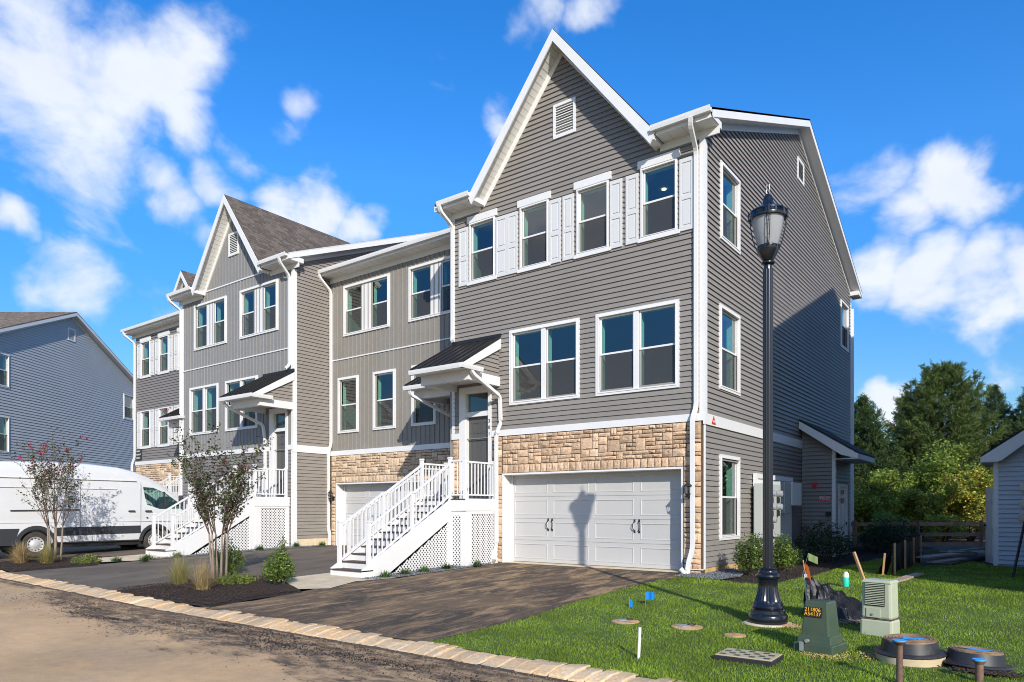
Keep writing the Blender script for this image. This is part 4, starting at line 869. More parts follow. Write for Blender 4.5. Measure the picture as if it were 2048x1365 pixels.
MB().box(XL, XR, 29.3, 29.4, -.3, 9.7).build('rear_wall', 'side1', h1)
MB().box(XL+.02, XR-.13, Y1+.35, Y1+.38, -.1, 2.5).build('garage_backing', 'gdoor', h1)
portico(h1, XL+.02, -11.3, Y1, 'side1')
# downspouts
dspout(h1, [(-5.82, 14.05, 9.64), (-5.85, 14.1, 9.5), (-5.9, 14.54, 9.15), (-5.9, 14.54, 3.62), (-5.95, 14.45, 3.35), (-5.95, 14.46, .55), (-6.02, 14.38, .2), (-6.02, 14.36, -.02)])
MB().tube([(-6.02, 14.36, .12), (-6.02, 14.36, -.08)], .055, 10).tube([(-6.02, 14.36, -.06), (-6.16, 14.3, .12)], .05, 10).build('drain_hub', 'pvc', h1)
dspout(h1, [(-12.98, 14.05, 9.64), (-12.98, 14.1, 9.5), (-12.93, 14.54, 9.2), (-12.93, 14.54, 6.12), (-12.86, 14.45, 6.02)])
dspout(h1, [(-11.18, 13.25, 4.86), (-11.18, 13.35, 4.75), (-11.24, 14.5, 4.35), (-11.24, 14.53, 3.65), (-11.3, 14.42, 3.4), (-11.3, 14.43, .45), (-11.36, 14.36, .2)])
MB().tube([(-11.36, 14.36, .2), (-11.36, 14.36, -.05)], .055, 10).tube([(-11.36, 14.36, .0), (-11.22, 14.26, .14)], .05, 10).build('drain_hub', 'pvc', h1)
dspout(h1, [(-5.68, 29.5, 9.1), (-5.68, 29.5, 0)])
lantern(h1, -6.03, Y1, 1.75)
tr = MB(); tr.prism([(XR+.048, 14.92, 3.27), (XR+.048, 15.16, 3.27), (XR+.048, 15.04, 3.46)], (.006, 0, 0)); tr = tr.build('red_triangle_sign', 'red', h1)
text('FR', 'sign_lettering', 'wtxt', tr, (XR+.058, 15.04, 3.325), (R(90), 0, R(90)), .07)

# ================================================================== unit 2 (recessed)
Y2 = 16.15; X2 = -20.17
h2 = thing('townhouse', 'recessed taupe townhouse of vertical siding between the two gabled houses', 'house', (-13.0, Y2, 0), group='townhouses of the terrace')
fr2 = FR(Y2); H = []
H += window(h2, fr2, [(-19.33, -18.49), (-18.03, -17.19)], 7.51, 9.1); H += window(h2, fr2, [(-16.13, -15.27), (-14.82, -13.96)], 7.51, 9.1)
for a in (-19.63, -17.82, -16.01): H += window(h2, fr2, [(a, a+.9)], 4.14, 5.92)
gh2 = (-19.8, -14.9, -1, 2.27)
slab(h2, fr2, [(X2, -13.07, -.3, 9.6)], H+[gh2], 'side2')
fw = MB().fbox(fr2, X2, -13.07, 3.3, 3.32, -.02, .002).build('front_siding', 'side2', h2)
vert(fw, fr2, X2, -13.07, 3.45, 6.63, H, 'side2'); vert(fw, fr2, X2, -13.07, 6.68, 9.42, H, 'side2')
MB().fbox(fr2, X2, -13.07, 6.635, 6.675, 0, .035).build('rail_trim', 'white', h2)
MB().fbox(fr2, X2, -13.07, 3.28, 3.445, 0, .05).build('band_board', 'white', h2)
v = MB(); v.fbox(fr2, X2, -13.07, 2.315, 3.28, 0, .02); v.fbox(fr2, X2, -19.85, -.1, 2.315, 0, .02); v.fbox(fr2, -14.85, -13.07, -.1, 2.315, 0, .02); v = v.build('stone_veneer', 'mortar', h2)
stones(v, Y2, X2+.1, -13.08, 2.54, 3.275, 'stone2', cw=.085, ch=.09); soldier(v, Y2, -19.85, -14.85, 2.32, 2.54, 'stone2'); stones(v, Y2, X2+.1, -19.86, 0, 2.53, 'stone2', cw=.11, ch=.12); stones(v, Y2, -14.84, -13.08, 1.4, 2.53, 'stone2', cw=.1, ch=.11)
garage(h2, Y2, -19.8, -14.9, 2.27)
room(h2, X2+.1, -13.1, Y2+.121, 21, 6.6, 9.45); room(h2, X2+.1, -13.1, Y2+.121, 21, 3.55, 6.3)
roof(h2, X2, -13.07, Y2, 29.4, rake=(False, False)); eave(h2, X2+.0, -12.98, Y2)
MB().box(X2, -13.1, 29.3, 29.4, -.3, 9.7).build('rear_wall', 'side2', h2)
MB().box(X2+.02, -14.5, Y2+.35, Y2+.38, -.1, 2.5).build('garage_backing', 'gdoor', h2)
portico(h2, -14.72, -13.15, Y2, 'side2')
dspout(h2, [(-20.12, 15.62, 9.64), (-20.12, 15.66, 9.5), (-20.05, 16.08, 9.1), (-20.05, 16.08, 3.7), (-20.12, 16.02, 3.4), (-20.12, 16.02, .75), (-19.95, 15.95, .45), (-19.95, 15.93, .0)])
MB().tube([(-19.95, 15.92, .2), (-19.95, 15.92, -.1)], .055, 8).tube([(-19.95, 15.92, -.02), (-20.08, 15.85, .13)], .05, 8).build('drain_hub', 'pvc', h2)
dspout(h2, [(-14.5, 14.45, 4.82), (-14.5, 14.5, 4.7), (-14.0, 16.0, 4.1), (-14.0, 16.07, 3.65), (-14.08, 16.0, 3.4), (-14.08, 16.0, 1.5)])
lantern(h2, -19.93, Y2, 1.8)

# ================================================================== unit 3 (forward, gabled)
DZ3 = .14; XR3, XL3 = -20.17, -27.37
h3 = thing('townhouse', 'middle gabled townhouse of pewter vertical siding behind the larger crape myrtle', 'house', (XR3, Y1, DZ3), group='townhouses of the terrace', lift=True)
fr = FR(Y1); sd3 = SD(XR3); H = []
H += window(h3, fr, [(-26.38, -25.6), (-25.08, -24.29)], 7.54, 9.14); H += window(h3, fr, [(-23.23, -22.42), (-21.9, -21.09)], 7.54, 9.14)
H += window(h3, fr, [(-26.72, -25.84), (-25.71, -24.83)], 4.24, 5.94); H += window(h3, fr, [(-24.19, -23.31), (-23.18, -22.3)], 4.24, 5.94)
gh3 = (-26.9, -22.0, -1, 2.27); dh3 = (-21.26, -20.58, 1.66, 4.6); dc3 = (-21.52, -20.42, 1.6, 4.78)
slab(h3, fr, [(XL3, XR3, -.4, 9.6)], H+[gh3, dh3], 'side3', extra=[[(-25.78, 9.6), (-21.52, 9.6), (-23.65, 12.4)]])
fw = MB().fbox(fr, XL3, XR3, 3.3, 3.32, -.02, .002).build('front_siding', 'side3', h3)
vert(fw, fr, XL3, XR3-.08, 3.45, 6.72, H+[dc3], 'side3'); vert(fw, fr, XL3, XR3-.08, 6.77, 9.6, H, 'side3')
vert(fw, fr, -25.68, -21.62, 9.66, 12, [], 'side3', top=lambda u: 12.12-1.3*abs(u+23.65))
MB().fbox(fr, XL3, XR3, 6.725, 6.765, 0, .035).build('rail_trim', 'white', h3); MB().fbox(fr, -25.7, -21.6, 9.605, 9.65, 0, .035).build('rail_trim', 'white', h3)
MB().fbox(fr, XL3, -21.56, 3.28, 3.445, 0, .05).box(XR3, XR3+.045, Y1-.05, Y2, 3.2, 3.445).fbox(fr, -20.42, XR3, 3.28, 3.445, 0, .05).build('band_board', 'white', h3)
lap(fw, fr, lambda z: XL3, lambda z: XR3-.09, .1, 3.28, [gh3, dc3], 'side4', False)
s3 = MB().fbox(sd3, Y1, 29.4, 3.3, 3.32, -.02, .002).build('gable_siding', 'sidewall3', h3)
slab(h3, sd3, [(Y1, 29.4, -.4, 9.75)], [], 'sidewall3', extra=[[(Y1, 9.75), (29.4, 9.75), (22, 12.82)]])
slo = lambda z: Y1+.12 if z < 9.72 else max(Y1+.12, 14.15+(z-9.6)/.412); shi = lambda z: 29.4 if z < 9.72 else min(29.4, 44-(14.15+(z-9.6)/.412))
lap(s3, sd3, lambda z: Y1+.12, lambda z: Y2, .25, 3.2, [], 'sidewall3', False); lap(s3, sd3, slo, lambda z: Y2 if z < 9.5 else shi(z), 3.445, 12.72, [], 'sidewall3', False)
MB().box(XR3-.09, XR3+.03, Y1-.032, Y1+.12, -.1, 9.4).box(XL3-.03, XL3+.06, Y1-.032, Y1+.05, 3.445, 9.4).build('corner_board', 'white', h3)
MB().box(XR3-.005, XR3+.014, Y1+.12, Y2, -.4, .25).build('foundation', 'conc', h3)
garage(h3, Y1, -26.9, -22.0, 2.27)
entry(h3, Y1, -21.246, -20.593, 1.66, 3.94, 4.05, 4.57, '302', -21.4, (3.7, 3.53, 3.36))
room(h3, XL3+.1, XR3-.13, Y1+.121, 19, 6.7, 9.45); room(h3, XL3+.1, XR3-.13, Y1+.121, 19, 3.55, 6.4); room(h3, -21.3, -20.55, Y1+.3, 17, 3.95, 4.7)
roof(h3, XL3, XR3, Y1, 29.4, gap=(-25.85, -21.45)); eave(h3, -27.6, -25.85, Y1); eave(h3, -21.45, -19.85, Y1)
rf, zr3 = steep(h3, -23.65, 2.2, 12.7, Y1, 21.4, 'side3')
vent(h3, fr, -24.053, -23.404, 10.62, 11.46)
k3 = (12.7-9.73)/2.2; q = Vector((-1, 0, k3)).normalized()
tabs(rf, (-23.65+2.26, Y1-.46, 12.7-k3*2.26+.01), (0, 1, 0), q, 7.2, 2.26*math.hypot(1, k3))
MB().box(XL3-.0, XL3+.1, Y1+.13, 29.4, -.3, 9.7).prism([(XL3, Y1, 9.7), (XL3, 29.4, 9.7), (XL3, 22, 12.8)], (.1, 0, 0)).build('party_wall', 'side3', h3)
MB().box(XL3, XR3, 29.3, 29.4, -.3, 9.7).build('rear_wall', 'side3', h3)
MB().box(XL3+.12, -21.8, Y1+.35, Y1+.38, -.1, 2.5).build('garage_backing', 'gdoor', h3)
portico(h3, -21.85, XR3+.02, Y1, 'sidewall3')
dspout(h3, [(-20.2, 14.05, 9.64), (-20.22, 14.1, 9.5), (-20.3, 14.53, 9.15), (-20.3, 14.53, 6.15), (-20.37, 14.42, 6.03)])
dspout(h3, [(-27.5, 14.05, 9.64), (-27.5, 14.1, 9.5), (-27.42, 14.53, 9.2), (-27.42, 14.53, .2)])
dspout(h3, [(-21.75, 13.0, 4.82), (-21.75, 13.1, 4.7), (-21.7, 14.45, 4.2), (-21.7, 14.53, 3.65), (-21.7, 14.53, 1.7)])

# ================================================================== unit 4 (far end, recessed)
DZ4 = .17; XL4 = -34.6
h4 = thing('townhouse', 'farthest townhouse of the row with dark lap siding and paired white shutters', 'house', (XL3, Y2, DZ4), group='townhouses of the terrace', lift=True)
H = []
for i, u in enumerate((-34.02, -32.31, -30.6, -28.89)):
    H += window(h4, fr2, [(u, u+.81)], 7.53, 9.08, tw=.045, header=(.1, .1), sill=.1); shutter(h4, fr2, u-.39, u-.06, 7.45, 9.06); shutter(h4, fr2, u+.87, u+1.2, 7.45, 9.06)
    H += window(h4, fr2, [(u, u+.81)], 4.2, 5.82, tw=.045, sill=.1); shutter(h4, fr2, u-.39, u-.06, 4.1, 5.86); shutter(h4, fr2, u+.87, u+1.2, 4.1, 5.86)
slab(h4, fr2, [(XL4, XL3, -.4, 9.6)], H+[(-34.2, -29.3, -1, 2.27)], 'side4')
fw = MB().fbox(fr2, XL4, XL3, 3.3, 3.32, -.02, .002).build('front_siding', 'side4', h4)
lap(fw, fr2, lambda z: XL4, lambda z: XL3, 3.48, 9.42, H, 'side4', False)
MB().fbox(fr2, XL4, XL3, 3.32, 3.48, 0, .05).build('band_board', 'white', h4)
v = MB().fbox(fr2, XL4, XL3, 2.315, 3.32, 0, .02).fbox(fr2, XL4, -34.25, -.1, 2.315, 0, .02).fbox(fr2, -29.25, XL3, -.1, 2.315, 0, .02).build('stone_veneer', 'mortar', h4)
stones(v, Y2, XL4+.05, XL3-.01, 2.54, 3.31, 'stone2', cw=.1, ch=.1); soldier(v, Y2, -34.25, -29.25, 2.32, 2.54, 'stone2'); stones(v, Y2, -29.24, XL3-.02, 1.3, 2.53, 'stone2', cw=.13, ch=.13)
garage(h4, Y2, -34.2, -29.3, 2.27, handles=False)
room(h4, XL4+.1, XL3-.1, Y2+.121, 21, 6.7, 9.45); room(h4, XL4+.1, XL3-.1, Y2+.121, 21, 3.55, 6.4)
roof(h4, XL4, XL3, Y2, 29.4, dark='shing', rake=(True, False)); eave(h4, XL4-.35, XL3, Y2)
MB().box(XL4, XL4+.1, Y2, 29.4, -.4, 9.7).prism([(XL4, Y2, 9.7), (XL4, 29.4, 9.7), (XL4, 22.8, 12.6)], (.1, 0, 0)).box(XL4, XL3, 29.3, 29.4, -.3, 9.7).build('end_wall', 'side4', h4)
MB().box(XL4+.12, -29.2, Y2+.35, Y2+.38, -.1, 2.5).build('garage_backing', 'gdoor', h4)
portico(h4, -29.0, XL3-.05, Y2, 'side4')
dspout(h4, [(-34.75, 15.62, 9.64), (-34.75, 15.66, 9.5), (-34.62, 16.08, 9.15), (-34.62, 16.08, 3.7), (-34.72, 16.0, 3.35), (-34.72, 16.0, .2)])
# small dormer
dy = 16.9; d = MB(); dx0, dx1, dc = -31.75, -30.85, -31.3
wd = window(h4, FR(dy), [(dc-.27, dc+.27)], 10.3, 11.15, tw=.09, screen=False, rev=False)
slab(h4, FR(dy), [(dx0, dx1, 9.9, 11.3)], wd, 'white', name='dormer_front', o0=-.06, extra=[[(dx0, 11.3), (dx1, 11.3), (dc, 11.9)]])
MB().box(dx0, dx0+.05, dy+.06, 20.5, 9.9, 11.3).box(dx1-.05, dx1, dy+.06, 20.5, 9.9, 11.3).build('dormer_cheek', 'side4', h4)
MB().box(dx0+.06, dx1-.06, dy+.5, dy+.52, 9.9, 11.3).build('dormer_interior', 'room', h4)
kd = 1.25; rr = MB()
for s in (-1, 1): rr.prism([(dc, dy-.3, 12.05), (dc+s*.68, dy-.3, 12.05-kd*.68), (dc+s*.68, dy-.3, 12.12-kd*.68), (dc, dy-.3, 12.12)], (0, 4.3, 0))
rr = rr.build('dormer_roof', 'shing', h4)
tabs(rr, (dc+.69, dy-.31, 12.13-kd*.68), (0, 1, 0), Vector((-1, 0, kd)).normalized(), 4.3, .69*math.hypot(1, kd))
for s in (-1, 1):
    MB().prism([(dc, dy-.3, 12.09), (dc+s*.68, dy-.3, 12.09-kd*.68), (dc+s*.6, dy-.3, 11.9-kd*.66), (dc, dy-.3, 11.86)], (0, -.03, 0)).build('rake_board', 'white', h4)
    MB().prism([(dc, dy-.3, 12.03), (dc+s*.6, dy-.3, 12.03-kd*.6), (dc+s*.6, dy-.3, 12.0-kd*.6), (dc, dy-.3, 12.0)], (0, .3, 0)).build('soffit', 'white', h4)
    a_, b_ = sorted((dc+s*.45, dc+s*.7)); MB().box(a_, b_, dy-.3, 20.6, 11.12, 11.24).build('dormer_eave', 'white', h4)
pl = MB().fbox(fr2, -34.5, -33.95, 3.56, 4.06, .03, .07).build('dark_utility_plate', 'vtrim', h4)
for z in (3.62, 3.78, 3.94): MB().fbox(fr2, -34.42, -34.1, z, z+.07, .07, .078).build('plate_slot', 'cab', pl)
for nm, z in (('1', 3.82),): text(nm, 'plate_numeral', 'wtxt', pl, fr2(-34.0, z, .08), (R(90), 0, 0), .12)

stair('white entry stairs of the nearest townhouse, beside its garage door', -12.95, -11.86, -12.95, -11.38, Y1, -.12, 0, 'white entry stairs')
stair('white entry stairs behind the nearest staircase, mostly hidden', -14.45, -13.4, -14.45, -13.3, Y2, 0.0, 0, 'white entry stairs')
stair('white entry stairs with lattice skirt behind the larger crape myrtle', -21.62, -20.4, -21.62, -20.38, Y1, -.12, DZ3, 'white entry stairs')
stair('farthest white entry stairs, seen past the van windscreen', -28.95, -27.9, -28.95, -27.6, Y2, -.1, DZ4, 'white entry stairs')

# ================================================================== blue-grey house across the side street, and the neighbour on the right
def plain_house(root, x0, x1, y0, y1, m, face, wins, tabm, detail=True):
    """gable house, ridge along X, in its own axes; face = +1 if the end wall at x1 is the seen one"""
    X = x1 if face == 1 else x0; sdx = (lambda u, z, o: (X+o, u, z)) if face == 1 else (lambda u, z, o: (X-o, u, z)); H = []
    for a, b, c, d in wins: H += window(root, sdx, [(a, b)], c, d)
    yr = (y0+y1)/2; pk = 9.6+.412*(yr-y0+.45)
    slab(root, sdx, [(y0, y1, -.5, 9.78)], H, m, extra=[[(y0, 9.78), (y1, 9.78), (yr, pk-.02)]])
    f = MB().fbox(sdx, y0, y1, 3.3, 3.32, -.02, .002).build('gable_siding', m, root)
    lo = lambda z: y0 if z < 9.78 else y0-.45+(z-9.6)/.412; lap(f, sdx, lo, lambda z: 2*yr-lo(z), .1, pk-.12, H, m, False, lip=.034, pitch=.15 if face == 1 else .165)
    ff = lambda u, z, o: (u, y0-o, z); fh = []
    if detail:
        for wa in (x0+1.2, x0+3.6):
            for c, d in ((7.6, 9.2), (4.2, 5.95)): fh += window(root, ff, [(wa, wa+1.1)], c, d, rev=False)
    lap(f, ff, lambda z: x0, lambda z: x1, .1, 9.4, fh, m, False, pitch=.165)
    for yy, nm in ((y0, 'front_wall'), (y1-.12, 'rear_wall')): MB().box(x0, x1, yy+.001, yy+.12, -.5, 9.7).build(nm, m, root)
    MB().box(x0, x0+.12, y0, y1, -.5, 9.7).build('end_wall', m, root) if face == 1 else MB().box(x1-.12, x1, y0, y1, -.5, 9.7).build('end_wall', m, root)
    for za, zb in ((6.7, 9.4), (3.6, 6.3)):
        r = MB(); xi, xo = (X-face*3, X-face*.13); r.quad((xi, y0+.2, za), (xi, y1-.2, za), (xi, y1-.2, zb), (xi, y0+.2, zb)); r.quad((xi, y0+.2, za), (xo, y0+.2, za), (xo, y1-.2, za), (xi, y1-.2, za)); r.quad((xi, y0+.2, zb), (xo, y0+.2, zb), (xo, y1-.2, zb), (xi, y1-.2, zb)); r.build('interior', 'room', root, recalc=False)
    rf = roof(root, x0, x1, y0, y1, dark='shing')
    if tabm: tabs(rf, (x1+.35, y0-.45, 9.77), (-1, 0, 0), Vector((0, 1, .412)), 11, (yr-y0+.45)*math.hypot(1, .412))
    eave(root, x0, x1, y0); MB().fbox(sdx, y0-.02, y0+.12, -.2, 9.5, 0, .035).fbox(sdx, y1-.12, y1+.02, -.2, 9.5, 0, .035).build('corner_board', 'white', root)
    MB().fbox(sdx, y0+.12, y1-.12, -.2, .1, -.001, .02).build('foundation', 'found', root)
    return sdx
PLx, PLy = -43.2, 13.67; ux, uy = -.6, .8
hb = thing('townhouse', 'blue-grey sided house with a shingle roof beyond the white van', 'house', (PLx-ux*2.2, PLy-uy*2.2, .2), R(36.87), local=True)
sdx = plain_house(hb, -16, 0, 0, 14.8, 'blue', 1, [(.95, 2.1, 7.6, 9.2), (.95, 2.1, 4.2, 5.95), (13.1, 14.25, 7.4, 8.97), (.95, 2.1, .8, 2.6)], True)
vent(hb, sdx, 7.05, 7.75, 11.25, 12.0)
hn = thing('townhouse', 'pale sided neighbouring house at the right edge beyond the lawn', 'house', (.55, 14.05, 0), local=True)
plain_house(hn, 0, 6.1, 0, 14.8, 'nsid', -1, [(.95, 2.1, 7.6, 9.2), (.95, 2.1, 4.2, 5.95), (13.1, 14.25, 7.4, 8.97)], False)
# ------------------------------------------------------------------ vegetation kit
def leafquads(C, size, up=.3, asp=.5):
    """C (n,3) centres -> rhombic leaves of random pose"""
    n = len(C); a = rng.normal(0, 1, (n, 3)); a[:, 2] = a[:, 2]*.6+up; a /= np.linalg.norm(a, axis=1)[:, None]; b = rng.normal(0, 1, (n, 3)); b = np.cross(a, b); b /= np.linalg.norm(b, axis=1)[:, None]
    s = (size*rng.uniform(.6, 1.3, n))[:, None]; c = np.cross(a, b)*s*.12
    V = np.stack([C-a*s*.5, C+b*s*asp*.5-c, C+a*s*.5, C-b*s*asp*.5-c], 1).reshape(-1, 3); F = 4*np.arange(n)[:, None]+[0, 1, 2, 3]; return V, F
def shrub(label, x, y, w, h, m, n=3200, leaf=.045, group=None, spiky=.25, cat='shrub', seed=1, zoff=0, dz=1.0):
    g = np.random.default_rng(seed); z0 = gz(x, y)+zoff; t = thing('shrub', label, cat, (x, y, z0), group=group, local=True); k = 26
    # upright shoots fanning from the base, leaves along them
    th = g.uniform(0, 6.28, k*4); rr = np.sqrt(g.random(k*4))*w/2; hh = h*(1-.45*(rr/(w/2))**2)*g.uniform(1-spiky, 1+spiky*.5, k*4); tip = np.stack([rr*np.cos(th), rr*np.sin(th), hh], 1)
    pick = g.integers(0, k*4, n); f = g.uniform(.12, 1, n)**.7; base = tip[pick]*[.25, .25, 0]; C = base+(tip[pick]-base)*f[:, None]; C[:, :2] += (tip[pick][:, :2]*.45)*np.sin(f*3.14)[:, None]; C += g.normal(0, .045*max(w, .5), (n, 3)); C[:, 2] = np.maximum(C[:, 2], .02)
    V, F = leafquads(C, leaf, .5); fastmesh('foliage', V, F, m, t)
    s = MB()
    for i in range(0, k*4, 7): s.tube([(tip[i][0]*.15, tip[i][1]*.15, -.05), (tip[i][0]*.6, tip[i][1]*.6, hh[i]*.5), tuple(tip[i]*.92)], [.01, .007, .004], 4)
    s.build('stem', 'barkd', t, recalc=False); return t
def tuft(label, x, y, r, h, m, n=500, w=.006, group=None, cat='ornamental grass', droop=.6, seed=1, plume=False, name='ornamental_grass'):
    g = np.random.default_rng(seed); z0 = gz(x, y)+.03; th = g.uniform(0, 6.28, n); out = g.uniform(.03, 1, n)*r; hh = h*(1-.45*(out/r)**2)*g.uniform(.45, 1.15, n); b = np.stack([g.normal(0, .05, n), g.normal(0, .05, n), 0*th], 1)
    d = np.stack([np.cos(th), np.sin(th), 0*th], 1); s = np.stack([-np.sin(th), np.cos(th), 0*th], 1)*w/2; V = []
    ts = (0, .4, .75, 1); out = out*(.6+.8*g.random(n))
    for q in ts:
        c = b+d*(out*q**1.4)[:, None]; c[:, 2] += hh*(q-droop*.45*q**3*(out/r)); wd = (1-q)*.8+.2; V += [c-s*wd, c+s*wd]
    V = np.stack(V, 1).reshape(-1, 3)+[x, y, z0]; i = 8*np.arange(n)[:, None]; F = np.concatenate([i+[2*k, 2*k+1, 2*k+3, 2*k+2] for k in range(3)])
    o = fastmesh(name, V, F, m); return tag(o, label, cat, group)
def myrtle(label, x, y, h, spread, seed, nst=6, leaves=2600):
    r = random.Random(seed); z0 = gz(x, y)+.03; t = thing('crape_myrtle', label, 'tree', (x, y, z0), local=True, group='crape myrtles in the mulch beds'); tw = MB(); L_ = []; FL = []
    def limb(p, d, length, rad, depth):
        pts = [Vector(p)]; n = 6; dd = Vector(d).normalized()
        for i in range(n):
            dd = (dd+Vector((r.uniform(-.12, .12), r.uniform(-.12, .12), .03))).normalized(); pts.append(pts[-1]+dd*length/n)
        tw.tube(pts, [max(.0022, rad*(1-.13*i)) for i in range(n+1)], 5 if depth < 1 else 3, cap=False)
        if depth < 2:
            for i in range(7 if depth == 0 else 5):
                q = pts[r.randrange(1, n+1)]; a = r.uniform(0, 6.28); nd = (dd+Vector((math.cos(a), math.sin(a), r.uniform(-.15, .3)))*.62).normalized(); limb(q, nd, length*r.uniform(.28, .52), rad*.45, depth+1)
        if depth >= 1:
            for i in range(1, n+1):
                for k in range(r.choice((0, 0, 1, 1)) if leaves < 1000 else r.choice((0, 0, 1, 1, 1, 2))): L_.append(pts[i]+Vector((r.gauss(0, .026), r.gauss(0, .026), r.gauss(0, .026))))
        if depth >= 1 and pts[-1].z > h*.7 and r.random() < (.08 if leaves < 1000 else .02):
            for i in range(10): FL.append(pts[-1]+Vector((r.gauss(0, .025), r.gauss(0, .025), r.gauss(0.02, .03))))
    for i in range(nst):
        a = 6.28*i/nst+r.uniform(-.3, .3); b = Vector((.15*math.cos(a), .15*math.sin(a), -.05)); s = MB(); d = Vector((math.cos(a)*.04, math.sin(a)*.04, 1)).normalized(); p1 = b+d*1.0
        s.tube([b, b+d*.3+Vector((r.uniform(-.02, .02), r.uniform(-.02, .02), 0)), b+d*.65, p1], [.029, .025, .022, .019], 8); s.build('trunk', 'bark', t, smooth='all')
        for j in range(3):
            sp = r.uniform(.1, .95)*spread/(h-1.0)*.55; aa = a+r.uniform(-1.0, 1.0); limb(p1, (math.cos(aa)*sp, math.sin(aa)*sp, 1), (h-1.0)*r.uniform(.62, .98), .013, 0)
    tw.build('branches', 'twig', t, recalc=False); C = np.array([tuple(v) for v in L_]); V, F = leafquads(C, .07, .1, .55); fastmesh('foliage', V, F, 'myrt', t)
    C = np.array([tuple(v) for v in FL]) if FL else np.zeros((1, 3)); V, F = leafquads(C, .045, .2, .9); fastmesh('blossom', V, F, 'flower', t); return t
def pine(label, x, y, h, rad, m, seed, n=26000, base=.6, group='pines beyond the fence'):
    g = np.random.default_rng(seed); r = random.Random(seed); t = thing('pine_tree', label, 'tree', (x, y, -.1), local=True, group=group); tk = MB(); tk.tube([(0, 0, 0), (.1, .05, h*.4), (-.05, .05, h*.75), (0, 0, h*.97)], [.22, .17, .09, .02], 8); br = MB(); P = []; D = []
    nb = int(h*16)
    for i in range(nb):
        q = (i+r.random())/nb; z = base+(h-base-.3)*q; R_ = rad*(1-q)**(.55 if seed == 12 else .8)*(.65+.5*r.random())*(1 if q > .1 else .7); a = i*2.4+r.uniform(-.4, .4); rise = .12+.75*q; d = Vector((math.cos(a), math.sin(a), rise)).normalized(); e = Vector((0, 0, z))+d*R_
        br.tube([(0, 0, z), tuple(Vector((0, 0, z))+d*R_*.5-Vector((0, 0, .05*R_))), tuple(e)], [.04*(1-q)+.012, .02, .006], 4, cap=False)
        k = max(6, int(R_*19))
        for j in range(k):
            f = r.uniform(.3, 1.03); side = d.cross(Vector((0, 0, 1))).normalized(); o = side*r.gauss(0, .24*R_*(1.15-f)+.07)+Vector((0, 0, r.gauss(.04, .11))); P.append(Vector((0, 0, z))+d*R_*f-Vector((0, 0, .1*R_*math.sin(f*3.1)))+o); D.append(d+o*.6+Vector((0, 0, .35)))
    P = np.array([tuple(v) for v in P]); D = np.array([tuple(v) for v in D]); per = max(3, n//len(P)); P = np.repeat(P, per, 0); D = np.repeat(D, per, 0); N = len(P)
    D = D/np.linalg.norm(D, axis=1)[:, None]+g.normal(0, .62, (N, 3)); D /= np.linalg.norm(D, axis=1)[:, None]; L_ = g.uniform(.12, .27, N)[:, None]; S_ = np.cross(D, g.normal(0, 1, (N, 3))); S_ /= np.linalg.norm(S_, axis=1)[:, None]; P = P+g.normal(0, .05, (N, 3))
    V = np.stack([P-S_*.016, P+S_*.016, P+D*L_+S_*.012, P+D*L_-S_*.012], 1).reshape(-1, 3); F = 4*np.arange(N)[:, None]+[0, 1, 2, 3]
    tk.build('trunk', 'barkd', t, smooth='all'); br.build('branches', 'barkd', t, recalc=False); fastmesh('crown', V, F, m, t); return t
def bushtree(label, x, y, w, h, m, seed, n=9000, leaf=.12, name='deciduous_tree', group='bushes and small trees beyond the fence', base=.1):
    g = np.random.default_rng(seed); t = thing(name, label, 'tree' if h > 2.5 else 'bush', (x, y, -.08), local=True, group=group); k = 34; c = g.normal(0, 1, (k, 3)); c /= np.linalg.norm(c, axis=1)[:, None]; c *= (g.random(k)**.4)[:, None]; c = c*[w*.42, w*.42, (h-base)*.42]+[0, 0, base+(h-base)*.52]
    pk = g.integers(0, k, n); v = g.normal(0, 1, (n, 3)); v /= np.linalg.norm(v, axis=1)[:, None]; C = c[pk]+v*(g.random(n)**.4)[:, None]*g.uniform(.16, .3, k)[pk][:, None]*w*.62; C[:, 2] = np.maximum(C[:, 2], .03)
    V, F = leafquads(C, leaf, .2, .6); fastmesh('crown', V, F, m, t); s = MB()
    for i in range(0, k, 3): s.tube([(c[i][0]*.08, c[i][1]*.08, 0), tuple(c[i]*[.5, .5, .55]), tuple(c[i])], [.045, .03, .01], 5)
    s.build('trunk', 'barkd', t, recalc=False); return t

# ================================================================== utility closet on the gable wall
cl = thing('utility_closet', 'lean-to utility closet with white six-panel door on the shaded gable wall', 'shed', (-5.7, 22.38, 0)); YC, XC = 22.38, -4.8; frc = FR(YC); sdc = SD(XC)
MB().box(-5.72, XC-.0, YC+.0, YC+.06, -.15, 3.35).prism([(-5.72, YC, 3.35), (XC, YC, 3.35), (-5.72, YC, 3.95)], (0, .06, 0)).box(XC-.06, XC, YC+.06, 24.5, -.15, 3.3).box(-5.72, XC, 24.44, 24.5, -.15, 3.4).build('closet_wall', 'side1', cl)
cwf = MB().fbox(frc, -5.715, XC, .02, .05, -.02, .005).build('front_siding', 'side1', cl)
lap(cwf, frc, lambda z: -5.715, lambda z: min(XC-.06, XC-.06-(z-3.35)/.66*1.0) if z > 3.35 else XC-.06, .0, 3.86, [], 'side1', lip=.05)
lap(cwf, sdc, lambda z: YC+.06, lambda z: 24.44, 0, 3.3, [(22.72, 24.0, -1, 2.2)], 'side1', False)
MB().box(XC-.07, XC+.03, YC-.03, YC+.1, -.1, 3.15).box(XC-.0, XC+.03, 24.38, 24.52, -.1, 3.2).build('corner_board', 'white', cl)
MB().prism([(-5.72, YC-.33, 4.06), (-4.1, YC-.33, 3.0), (-4.1, YC-.33, 3.05), (-5.72, YC-.33, 4.11)], (0, 2.6, 0)).build('roof', 'shingd', cl)
